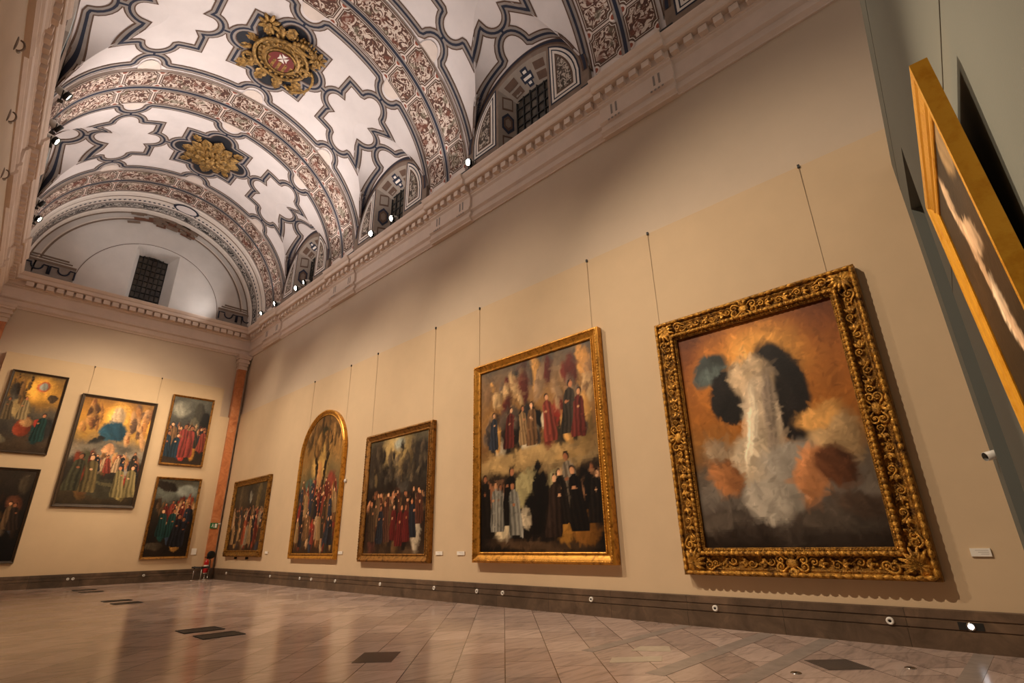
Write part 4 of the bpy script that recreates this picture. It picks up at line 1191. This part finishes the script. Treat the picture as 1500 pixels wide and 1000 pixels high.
# ------------------------------------------------------------------ caption cards
def card_right(y0, y1, z0, z1, label):
    t = thing('caption_card', label, 'caption card', (XR, (y0 + y1) / 2, z0), 0, 'caption cards beside the paintings')
    w = abs(y1 - y0) / 2
    mb = MB(); mb.box(-.025, 0, -w, w, 0, z1 - z0); mb.build('card', M['card'], t)
    mb = MB()
    for k in range(3): mb.box(-.0255, -.025, -w * .8, w * (.5 - .25 * k), (z1 - z0) * (.72 - k * .22), (z1 - z0) * (.76 - k * .22))
    mb.build('print', M['grey'], t)
card_right(.62, .83, 1.14, 1.24, 'white caption card right of the carved gilt frame')
card_right(11.93, 12.22, 1.12, 1.21, 'white caption card nearer the dark crowd painting, left of the pair')
card_right(11.02, 11.32, 1.12, 1.21, 'white caption card nearer the tall two-part painting, right of the pair')
card_right(17.26, 17.55, 1.13, 1.22, 'white caption card right of the round-topped painting')
card_right(23.3, 23.6, 1.13, 1.22, 'white caption card right of the smallest painting')
t = thing('caption_card', 'tall white caption card by the end wall corner pilaster', 'caption card', (8.6, FY, 1.1), 0, 'caption cards beside the paintings')
mb = MB(); mb.box(-.11, .11, -.02, 0, 0, .28); mb.build('card', M['card'], t)
t = thing('motion_sensor', 'tiny white sensor at the edge of the round-topped frame', 'sensor', (9.6, 17.5, 3.5))
mb = MB(); mb.box(-.05, 0, -.06, .06, 0, .1); mb.ell((-.05, 0, .05), (.02, .035, .035)); mb.build('housing', M['whitem'], t)

# ------------------------------------------------------------------ baseboard sockets and lights
MX = Matrix.Rotation(-PI / 2, 3, 'Y')
def socket_proto():
    t = thing('baseboard_socket', '', 'socket')
    mb = MB(); mb.lathe([(0, .02), (.022, .02), (.024, .026), (.044, .026), (.05, .014), (.05, 0)], 20, (0, 0, 0), MX); mb.build('ring', M['whitem'], t)
    mb = MB(); mb.lathe([(0, .024), (.016, .0235), (.02, .02)], 14, (0, 0, 0), MX); mb.build('plug', M['blackgloss'], t)
    return t
so = None
SOCK = [(1.93, 'second'), (4.45, 'third'), (7.05, 'fourth'), (9.6, 'fifth'), (10.5, 'sixth'), (12.2, 'seventh'), (14.8, 'eighth'), (17.5, 'ninth'), (19.2, 'tenth'), (20.1, 'eleventh'), (22.7, 'twelfth'), (27.5, 'last and farthest')]
for y, od in SOCK:
    lb = 'small metal disc in the right baseboard, %s along from the lit one' % od
    if so is None: so = socket_proto(); so.location = (9.555, y, .303); so['label'] = lb; so['group'] = 'metal discs in the baseboards'
    else: dup(so, (9.555, y, .303), 0, lb, 'metal discs in the baseboards')
for x, od in ((4.1, 'left of the close pair of discs in the end wall baseboard'), (4.27, 'right of the close pair of discs in the end wall baseboard'), (6.75, 'single disc in the end wall baseboard below the right paintings')):
    dup(so, (x, 29.375, .303), -PI / 2 + PI, od, 'metal discs in the baseboards')
t = thing('baseboard_light', 'lit round light in a dark plate in the right baseboard', 'light', (9.555, 1.05, .303))
mb = MB(); mb.box(-.006, 0, -.13, .13, -.045, .045); mb.build('plate', M['iron'], t)
mb = MB(); mb.lathe([(.032, .008), (.034, .02), (.046, .02), (.05, .006)], 24, (0, 0, 0), MX); mb.build('bezel', M['chrome'], t)
mb = MB(); mb.lathe([(0, .018), (.02, .016), (.034, .010)], 20, (0, 0, 0), MX); mb.build('lens', M['led'], t)

# brass floor discs
for x, y, lb in ((8.1, 1.55, 'small round floor socket near the dark diamond tile'), (7.05, 2.45, 'worn round floor socket left of the dark diamond tile')):
    t = thing('floor_socket', lb, 'floor socket', (x, y, 0))
    mb = MB(); mb.lathe([(0, .008), (.035, .008), (.05, .01), (.06, .004), (.06, 0)], 20); mb.build('lid', M['chrome'], t)
    mb = MB(); mb.box(-.02, .02, -.004, .004, .008, .011); mb.build('slot', M['black'], t)

# ------------------------------------------------------------------ pilasters
def pilaster(x0, x1, y0, y1, label):
    t = thing('pilaster', label, 'pilaster', ((x0 + x1) / 2, (y0 + y1) / 2, 0))
    w, d = (x1 - x0) / 2, (y1 - y0) / 2
    mb = MB(); mb.box(-w, w, -d, d, .5, 10.42); mb.build('shaft', M['orange'], t)
    mb = MB(); mb.box(-w - .05, w + .05, -d - .05, d, 0, .3); mb.box(-w - .03, w + .03, -d - .03, d, .3, .5); mb.build('plinth', M['base'], t)
    mb = MB()
    for z0, z1, e in ((10.42, 10.5, .03), (10.5, 10.62, .0), (10.62, 10.7, .05), (10.7, 10.78, .03), (10.78, 10.9, .09), (10.9, 11.0, .05), (11.0, 11.1, .12), (11.1, 11.22, .15)):
        mb.box(-w - e, w + e, -d - e, d, z0, z1)
    mb.build('capital', M['stone'], t)
pilaster(9.1, 9.5, 29.3, 29.6, 'tall orange marble pilaster in the far right corner')
pilaster(-.66, -.24, 29.25, 29.6, 'orange marble pilaster with capital in the far left corner')

# ------------------------------------------------------------------ exit sign, extinguisher, barrier posts
t = thing('exit_sign', 'green emergency exit sign projecting from the orange pilaster', 'sign', (9.24, 29.3, 2.27))
mb = MB(); mb.box(-.17, .17, -.03, 0, 0, .26); mb.build('plate', M['sign_green'], t)
mb = MB()
mb.box(.03, .13, -.034, -.03, .04, .22)                                   # doorway
mb.tube([(-.05, -.033, .12), (-.07, -.033, .17)], .016, 5); mb.ell((-.062, -.033, .205), (.018, .006, .018))
mb.tube([(-.05, -.033, .12), (-.02, -.033, .08), (-.03, -.033, .04)], .011, 5); mb.tube([(-.05, -.033, .12), (-.09, -.033, .09), (-.12, -.033, .07)], .011, 5)
mb.tube([(-.07, -.033, .165), (-.03, -.033, .15), (-.01, -.033, .165)], .009, 5); mb.tube([(-.07, -.033, .165), (-.11, -.033, .15)], .009, 5)
mb.build('running_figure', M['whitem'], t)
mb = MB(); mb.box(.17, .3, -.02, -.005, .2, .24); mb.build('bracket', M['whitem'], t)

t = thing('fire_extinguisher', 'red fire extinguisher standing at the foot of the orange pilaster', 'fire extinguisher', (9.12, 29.0, .30))
mb = MB(); mb.lathe([(0, 0), (.09, 0), (.1, .03), (.1, .42), (.085, .5), (.04, .56), (.03, .6), (0, .6)], 24); mb.build('cylinder', M['red'], t)
mb = MB(); mb.box(-.03, .03, -.03, .03, .6, .66); mb.box(-.12, .02, -.015, .015, .66, .7); mb.build('valve', M['black'], t)
mb = MB(); mb.tube([(.03, -.03, .63), (.13, -.06, .55), (.14, -.07, .3), (.12, -.09, .12)], .016, 8); mb.build('hose', M['black'], t)
mb = MB(); mb.lathe([(.101, .2), (.102, .21), (.102, .33), (.101, .34)], 24); mb.build('paper_band', M['card'], t)
t2 = thing('extinguisher_stand', 'floor stand with black round sign head under the red extinguisher', 'stand', (9.12, 29.0, 0))
mb = MB(); mb.lathe([(0, .3), (.13, .3), (.13, .27), (.03, .25), (.03, .05), (.17, .03), (.17, 0), (0, 0)], 24); mb.build('base', M['chrome'], t2)
mb = MB(); mb.tube([(.16, .08, .02), (.16, .08, .95)], .018, 8); mb.tube([(0, .08, .1), (.16, .08, .1)], .014, 8); mb.build('pole', M['chrome'], t2)
mb = MB(); mb.lathe([(0, .02), (.17, .02), (.18, .01), (.18, -.01), (.17, -.02), (0, -.02)], 28, (.16, .07, 1.08), Matrix.Rotation(PI / 2, 3, 'X')); mb.build('sign_disc', M['blackgloss'], t2)
post = None
for x, y, lb in ((8.62, 28.95, 'left chrome barrier post joined by a black belt by the pilaster'), (8.82, 28.55, 'right chrome barrier post in front of the extinguisher stand')):
    if post is None:
        post = thing('barrier_post', lb, 'barrier post', (x, y, 0), 0, 'barrier posts by the pilaster')
        mb = MB(); mb.lathe([(0, .05), (.03, .05), (.14, .02), (.15, 0), (0, 0)], 24); mb.build('base', M['chrome'], post)
        mb = MB(); mb.lathe([(.025, .03), (.025, .5), (0, .5)], 14); mb.build('tube', M['chrome'], post)
        mb = MB(); mb.lathe([(0, .6), (.035, .6), (.04, .58), (.04, .5), (.025, .49)], 16); mb.build('belt_head', M['black'], post)
    else: dup(post, (x, y, 0), 0, lb, 'barrier posts by the pilaster')
t = thing('barrier_belt', 'black belt stretched between the chrome barrier posts', 'belt', (8.62, 28.95, .52))
mb = MB(); mb.tube([(-.1, .02, .03), (.1, -.2, .03), (.2, -.4, .03), (.62, -.1, .03)], .04, 6); mb.build('webbing', M['black'], t)

# ------------------------------------------------------------------ security camera and sensor by the partition
s0 = pp(.35, .02, 2.38)
t = thing('security_camera', 'white bullet security camera jutting out beside the partition edge', 'security camera', (8.95, .12, 2.34))
d = Vector((-.25, .36, -.1)).normalized(); Rm = d.to_track_quat('Z', 'Y').to_matrix()
mb = MB(); mb.lathe([(0, -.13), (.03, -.13), (.042, -.11), (.045, 0), (.045, .1)], 20, (0, .1, 0), Rm); mb.build('body', M['whitem'], t)
mb = MB(); mb.lathe([(.052, -.1), (.055, -.1), (.055, .15), (.052, .15)], 20, (0, .1, .008), Rm); mb.build('sun_shield', M['whitem'], t)
mb = MB(); mb.lathe([(0, .085), (.04, .09), (.045, .1)], 20, (0, .1, 0), Rm); mb.build('lens', M['blackgloss'], t)
mb = MB(); mb.tube([(.03, .06, .03), (.05, 0, .06), (.12, -.02, .05), (.13, .14, .05)][:3], .016, 8); mb.tube([(.12, -.02, .05), (.12, .03, .05)], .04, 10)
mb.build('bracket', M['whitem'], t)
t = thing('door_contact', 'small white box under the security camera on the partition edge', 'sensor', (9.0, .2, 2.0))
mb = MB(); mb.box(-.03, .03, -.05, .03, 0, .12); mb.build('housing', M['whitem'], t)

# ------------------------------------------------------------------ iron wall hooks on the left wall
hk = None
for y, z, lb in ((11.9, 10.6, 'iron wall hook nearest the viewer under the left cornice'), (14.4, 10.6, 'iron wall hook, middle of three under the left cornice'), (17.1, 10.6, 'iron wall hook farthest along under the left cornice')):
    if hk is None:
        hk = thing('wall_hook', lb, 'wall hook', (xl_wall(y), y, z), 0, 'iron hooks on the left wall')
        mb = MB(); mb.ell((0, 0, 0), (.03, .07, .17), None, 12, 8); mb.build('back_plate', M['taupe'], hk)
        mb = MB(); mb.tube([(.04 + .09 * sin(a), -.08 * cos(a) * .5, -.02 - .16 * cos(a)) for a in np.linspace(0, PI, 9)], .018, 6); mb.build('hook', M['taupe'], hk)
        mb = MB(); mb.ell((.07, 0, -.17), (.035, .035, .035)); mb.build('knob', M['chrome'], hk)
    else: dup(hk, (xl_wall(y), y, z), 0, lb, 'iron hooks on the left wall')

# ------------------------------------------------------------------ spot lamps on the ledges
def lamp_proto():
    t = thing('spot_lamp', '', 'spotlight')
    mb = MB(); mb.box(-.06, .06, -.06, .06, 0, .03); mb.tube([(0, 0, .03), (0, 0, .16)], .018, 8)
    mb.tube([(-.0, -.13, .3), (0, -.13, .16), (0, .13, .16), (0, .13, .3)], .014, 6); mb.build('bracket', M['black'], t)
    A = Matrix.Rotation(math.radians(62), 3, 'Y').to_3x3() @ Matrix.Identity(3)
    A = Matrix.Rotation(math.radians(115), 3, 'Y')
    mb = MB(); hs = None; mb.lathe([(0, -.16), (.07, -.16), (.1, -.1), (.115, .0), (.12, .14), (.105, .14), (.1, .08), (0, .07)], 20, (0, 0, .3), A); hs = mb.build('housing', M['whitem'], t)
    mb = MB(); mb.lathe([(.121, .06), (.13, .06), (.13, .17), (.121, .17)], 20, (0, 0, .3), A); mb.build('hood', M['black'], hs)
    mb = MB(); mb.lathe([(0, .125), (.06, .122), (.104, .11)], 18, (0, 0, .3), A); mb.build('lens', M['lens'], hs)
    return t
lp = None
LAMPS = [(-.62, 16.3, 0, 'glaring spotlight on the left ledge, nearest of those seen there'), (-.6, 17.95, .3, 'small spotlight on the left ledge just beyond the nearest glaring one'), (-.58, 18.7, -.2, 'pale spotlight on the left ledge lighting the cornice edge'),
         (-.47, 23.0, .1, 'brightest spotlight at the far part of the left ledge'), (-.42, 24.3, -.3, 'farthest small spotlight on the left ledge'),
         (9.2, 10.55, PI, 'small single spotlight on the right ledge nearest the viewer'), (9.2, 15.0, PI, 'glaring spotlight on the right ledge below the middle lunette window'), (9.2, 16.5, PI + .3, 'dim small spotlight left of the glaring one on the right ledge'),
         (9.2, 22.3, PI - .2, 'right lamp of the bright far pair on the right ledge'), (9.2, 23.2, PI + .2, 'left lamp of the bright far pair on the right ledge'), (9.2, 25.6, PI, 'spotlight beyond the bright pair on the right ledge'), (9.2, 27.3, PI, 'last spotlight on the right ledge by the end wall')]
for x, y, rz, lb in LAMPS:
    if lp is None: lp = lamp_proto(); lp.location = (x, y, 12.83); lp.rotation_euler = (0, 0, rz); lp['label'] = lb; lp['group'] = 'spotlights on the cornice ledges'
    else: dup(lp, (x, y, 12.83), rz, lb, 'spotlights on the cornice ledges')

# ------------------------------------------------------------------ gilded ceiling bosses
def boss_frame(c):
    """blue field inside the star"""
    mb = MB()
    pts = star(c, 0); i = len(mb.v)
    n = len(pts)
    P0 = [surf(c, 0, .006)] * n
    rows = [P0] + [[surf(c + (y - c) * k, s * k, .006) for y, s in pts] for k in (.33, .66, .98)]
    mb.grid(rows, 0, False, False, True)
    return mb
def flower(mb, a, b, r, L, n=8):
    for k in range(n):
        t = 2 * PI * k / n
        M3 = Matrix.Rotation(t, 3, 'Z')
        o = M3 @ Vector((r * .58, 0, 0))
        mb.ell((a + o.x, b + o.y, -L), (r * .45, r * .2, .06), M3, 8, 5)
    mb.ell((a, b, -L - .05), (r * .24, r * .24, .06), None, 10, 6)
def tube2(mb, pts, r, L): mb.tube([(a, b, -L) for a, b in pts], r, 8)
def leaf2(mb, a, b, L, w, ang, z, th=.1):
    ca, sa = cos(ang), sin(ang); rows = []
    for t in np.linspace(0, 1, 9):
        ww = w * sin(PI * min(1, t * .9 + .1)) ** .7 * (1 + .22 * sin(t * 18))
        row = []
        for e, hh in ((-1, .0), (-.5, th), (0, th * .5), (.5, th), (1, 0)):
            x, y = t * L, e * ww
            row.append((a + x * ca - y * sa, b + x * sa + y * ca, -z - hh * sin(PI * (.15 + .8 * t))))
        rows.append(row)
    mb.grid(rows, 0, True, flip=True)

def boss_arms(c):
    t = thing('ceiling_boss', 'gilded coat-of-arms boss with white cross on the nearer vault bay', 'ceiling boss', (XC, c, ZC + R - .02), PI)
    # local axes: a to the room's left after the half turn, so build with a mirrored
    t.rotation_euler = (0, 0, 0)
    mb = boss_frame(c)
    mb.v = [(x - XC, y - c, z - (ZC + R - .02)) for x, y, z in mb.v]
    mb.build('blue_field', M['field'], t)
    # a = +x (right), b = -y (up in the view): mirror b
    def fl(mb): mb.v = [(x * 1.12, -y * 1.26, z) for x, y, z in mb.v]; mb.f = [f[::-1] for f in mb.f]; return mb
    mb = MB(); rows = []
    for k, z in ((0, .2), (.5, .22), (.8, .19), (1., .12), (1.08, .04)):
        rows.append([(k * .72 * cos(a), k * .6 * sin(a), -z) for a in np.linspace(0, 2 * PI, 40, endpoint=False)])
    mb.grid(rows, 0, True, False, True); fl(mb).build('cartouche', M['boss'], t)
    mb = MB()
    mb.tube([(.8 * cos(a), .68 * sin(a), -.17) for a in np.linspace(0, 2 * PI, 40, endpoint=False)], .06, 8, closed=True)
    mb.tube([(.47 * cos(a), .4 * sin(a), -.25) for a in np.linspace(0, 2 * PI, 32, endpoint=False)], .035, 8, closed=True)
    for a in np.linspace(0, 2 * PI, 22, endpoint=False):
        mb.ell((.64 * cos(a), .54 * sin(a), -.21), (.055, .055, .045), None, 8, 5)
    fl(mb).build('moulded_ring', M['boss'], t)
    # shield: upper half red with a white eight-pointed cross, lower half gold and red pales
    mb = MB(); top = [(.4 * cos(a), .34 * sin(a)) for a in np.linspace(0, PI, 21)]
    i = len(mb.v)
    for a, b in top: mb.vert((a, b, -.265))
    mb.face(list(range(i, i + 21))[::-1], 0)
    n = 9
    for k in range(n):
        x0 = -.4 + .8 * k / n; x1 = -.4 + .8 * (k + 1) / n
        f = lambda x: -.34 * sqrt(max(0, 1 - (x / .4) ** 2))
        mb.quad((x0, 0, -.265), (x1, 0, -.265), (x1, f(x1), -.265), (x0, f(x0), -.265), 0 if k % 2 else 1)
    for q in range(4):
        a = q * PI / 2; ca, sa = cos(a), sin(a)
        T = lambda x, y: (x * ca - y * sa, .155 + (x * sa + y * ca) * 1., -.275)
        i = len(mb.v)
        for x, y in ((.008, 0), (.15, .1), (.125, 0), (.15, -.1)): mb.vert(T(x, y))
        mb.face((i, i + 1, i + 2), 2); mb.face((i, i + 2, i + 3), 2)
    fl(mb).build('shield', [M['emblem_red'], M['boss'], M['emblem_white']], t)
    for a, b in ((-.78, .86), (.85, .66)):
        mb = MB(); flower(mb, a, b, .33, .12); fl(mb).build('flower', M['boss'], t)
    mb = MB()
    for k in range(7):
        x = .1 + k * .1; mb.ell((x - .05, .78 + .06 * sin(k * PI / 6) * 2, -.16), (.07, .09, .08), None, 8, 6); mb.ell((x - .05, .95 + .1 * sin(k * PI / 6), -.14), (.035, .06, .05), None, 6, 5)
    mb.tube([(.0 + k * .1, .70 + .03 * sin(k), -.18) for k in range(8)], .05, 8)
    fl(mb).build('crown', M['boss'], t)
    mb = MB(); tube2(mb, [(-.75 - .42 * cos(a), .45 + .35 * sin(a)) for a in np.linspace(2.2, 4.6, 14)], .05, .14); fl(mb).build('scroll', M['boss'], t)
    mb = MB(); tube2(mb, [(.72 + .45 * cos(a), -.35 + .55 * sin(a)) for a in np.linspace(-2.1, 1.2, 16)], .05, .14); fl(mb).build('scroll', M['boss'], t)
    mb = MB(); tube2(mb, [(.75 + .17 * cos(a) * (1 - a / 16), .05 + .17 * sin(a) * (1 - a / 16)) for a in np.linspace(0, 9, 24)], .04, .2); fl(mb).build('scroll', M['boss'], t)
    mb = MB(); tube2(mb, [(-.8 + .2 * cos(a) * (1 - a / 14), -.55 + .2 * sin(a) * (1 - a / 14)) for a in np.linspace(0, 9, 24)], .045, .14); fl(mb).build('scroll', M['boss'], t)
    mb = MB(); tube2(mb, [(1.0 + .2 * cos(a), -.85 + .2 * sin(a)) for a in np.linspace(.5, 4, 12)], .045, .12); fl(mb).build('scroll', M['boss'], t)
    mb = MB()
    for a, b, L, w, an in ((-.5, -.6, .55, .16, -2.4), (-.2, -.65, .6, .17, -1.75), (.2, -.65, .6, .16, -1.3), (.6, -.5, .6, .16, -.6), (-.8, .1, .5, .15, 3.0), (-.85, -.2, .45, .14, -2.8), (.35, .6, .5, .14, 1.9), (-.3, .6, .45, .13, 2.0), (.8, .3, .45, .13, .4), (-.75, -.75, .5, .2, -2.2), (.75, .55, .45, .2, .7), (-.7, .7, .4, .2, 2.5), (-.1, .75, .4, .18, 1.7), (.7, -.75, .4, .2, -.9), (-1.0, -.4, .35, .18, 3.3), (1.0, .05, .35, .18, .1), (.85, -.5, .4, .12, -1.2), (-.6, .5, .4, .12, 2.4)):
        leaf2(mb, a, b, L, w, an, .06, .09)
    fl(mb).build('acanthus_leaves', M['boss'], t)
boss_arms(15.55)

def boss_leaf(c):
    t = thing('ceiling_boss', 'gilded acanthus rosette boss on the farther vault bay', 'ceiling boss', (XC, c, ZC + R - .02))
    mb = boss_frame(c); mb.v = [(x - XC, y - c, z - (ZC + R - .02)) for x, y, z in mb.v]; mb.build('blue_field', M['field'], t)
    mb = MB()
    for k in range(12):
        a = 2 * PI * k / 12; L = 1.15 if k % 3 == 0 else (.95 if k % 3 == 1 else 1.0)
        leaf2(mb, .15 * cos(a), .15 * sin(a), L, .27, a, .05 + .03 * (k % 2), .2)
    for k in range(8):
        a = 2 * PI * (k + .5) / 8; leaf2(mb, .08 * cos(a), .08 * sin(a), .62, .2, a, .22, .16)
    for k in range(4):
        a = PI / 2 * k + PI / 4; leaf2(mb, 1.0 * cos(a), 1.0 * sin(a), .5, .16, a, .04, .1)
    mb.build('acanthus_leaves', M['boss'], t)
    mb = MB(); mb.lathe([(0, -.5), (.12, -.48), (.2, -.4), (.24, -.3), (.2, -.2), (.1, -.1)], 20); 
    for k in range(8):
        a = 2 * PI * k / 8; mb.ell((.3 * cos(a), .3 * sin(a), -.36), (.1, .1, .09), None, 8, 6)
    mb.build('rosette', M['boss'], t)
boss_leaf(22.9)

# ------------------------------------------------------------------ lights
def spot(loc, tgt, power, col, size=55, blend=.6, r=.06):
    L = bpy.data.lights.new('spot', 'SPOT'); L.energy = power; L.color = col; L.spot_size = math.radians(size); L.spot_blend = blend; L.shadow_soft_size = r
    o = bpy.data.objects.new('lamp_beam', L); COL.objects.link(o); o.location = loc
    o.rotation_euler = (Vector(tgt) - Vector(loc)).to_track_quat('-Z', 'Y').to_euler(); return o
def area(loc, tgt, power, col, sx, sy):
    L = bpy.data.lights.new('area', 'AREA'); L.shape = 'RECTANGLE'; L.size = sx; L.size_y = sy; L.energy = power; L.color = col
    o = bpy.data.objects.new('lamp_wash', L); COL.objects.link(o); o.location = loc
    o.rotation_euler = (Vector(tgt) - Vector(loc)).to_track_quat('-Z', 'Y').to_euler(); return o
WARM = (1., .812, .605); WARM2 = (1., .78, .53); NEUT = (1., .93, .88)
LZ = 13.25
# left ledge lamps wash the right-hand paintings
for y, ty, tz, pw in ((7.0, 1.7, 2.6, 4700), (12.5, 8.4, 2.8, 4000), (17., 14.2, 2.6, 4200), (21.5, 19.5, 2.8, 4200), (25., 25.2, 2.4, 3000)):
    spot((-.3, y, LZ), (9.5, ty, tz), pw, WARM, 66, 1., .08)
# right ledge lamps wash the end wall
spot((8.9, 15.2, LZ), (4.3, 29.4, 6.0), 6000, WARM2, 42, 1., .08)
spot((8.9, 22.6, LZ), (1.6, 29.4, 5.6), 3000, WARM2, 50, 1., .08)
spot((8.9, 23.4, LZ), (7.2, 29.4, 4.2), 1300, WARM2, 50, .9, .08)
spot((-.1, 23.0, LZ), (7.8, 29.4, 3.5), 1200, WARM2, 44, .9, .08)
# lamp for the partition painting
spot((3.9, 8.0, 10.5), (3.0, .1, 2.0), 8000, WARM2, 24, 1., .05)
spot((-.3, 7.0, LZ), (2.6, 0., 2.6), 3200, WARM2, 22, 1., .08)  # second spot, added to brighten the outer side of the gilt frame
# spots turned up to the vault and lunettes from both ledges
for y, pw in ((8.3, 240), (15.6, 560), (22.9, 520)):  # unseen spots added across the room to brighten the dim lunettes
    spot((9.0, y + 1.5, 13.0), (-.8, y, 15.2), pw, NEUT, 75, 1., .12); spot((-.3, y + 1.5, 13.0), (9.3, y, 15.2), pw * .8, NEUT, 75, 1., .12)
for y, pw in ((4.9, 130), (12.0, 640), (19.25, 1150), (26.3, 420)):  # unseen spots added at the ribs for slanting light on the vault
    spot((9.0, y, 13.0), (3.4, y - .3, 18.), pw, NEUT, 130, 1., .12); spot((-.3, y, 13.0), (5.4, y - .3, 18.), pw, NEUT, 130, 1., .12)
for y, pw in ((8.3, 50), (15.6, 190), (22.9, 150)):  # lunette uplights, added in every bay after the glaring right ledge lamp
    spot((8.7, y - .5, 13.1), (8.5, y, 17.), pw, NEUT, 105, 1., .1); spot((-.1, y - .5, 13.1), (.3, y, 17.), pw * .7, NEUT, 105, 1., .1)
spot((7.4, 28.4, 12.95), (5.0, 29.6, 15.), 90, NEUT, 140, 1., .15)

w = bpy.data.worlds.new('world'); SC.world = w; w.use_nodes = True
bg = w.node_tree.nodes['Background']; bg.inputs[0].default_value = (1., .88, .76, 1); bg.inputs[1].default_value = .33

# ------------------------------------------------------------------ camera
cam = bpy.data.cameras.new('camera'); co = bpy.data.objects.new('camera', cam); COL.objects.link(co)
F, YAW, PIT, ROL = 762.9443, .8068, .3663, -.0184
fw = Vector((sin(YAW) * cos(PIT), cos(YAW) * cos(PIT), sin(PIT))); rt = Vector((cos(YAW), -sin(YAW), 0)); up = rt.cross(fw)
r2 = rt * cos(ROL) + up * sin(ROL); u2 = -rt * sin(ROL) + up * cos(ROL)
mw = Matrix((r2, u2, -fw)).transposed().to_4x4(); mw.translation = (0, 0, 1.4295)
co.matrix_world = mw
cam.sensor_width = 36; cam.lens = F / 1500 * 36; cam.clip_start = .02; cam.clip_end = 200
SC.camera = co
SC.view_settings.view_transform = 'Standard'; SC.view_settings.look = 'None'; SC.view_settings.gamma = 1; SC.view_settings.use_curve_mapping = False
SC.view_settings.exposure = 0.0
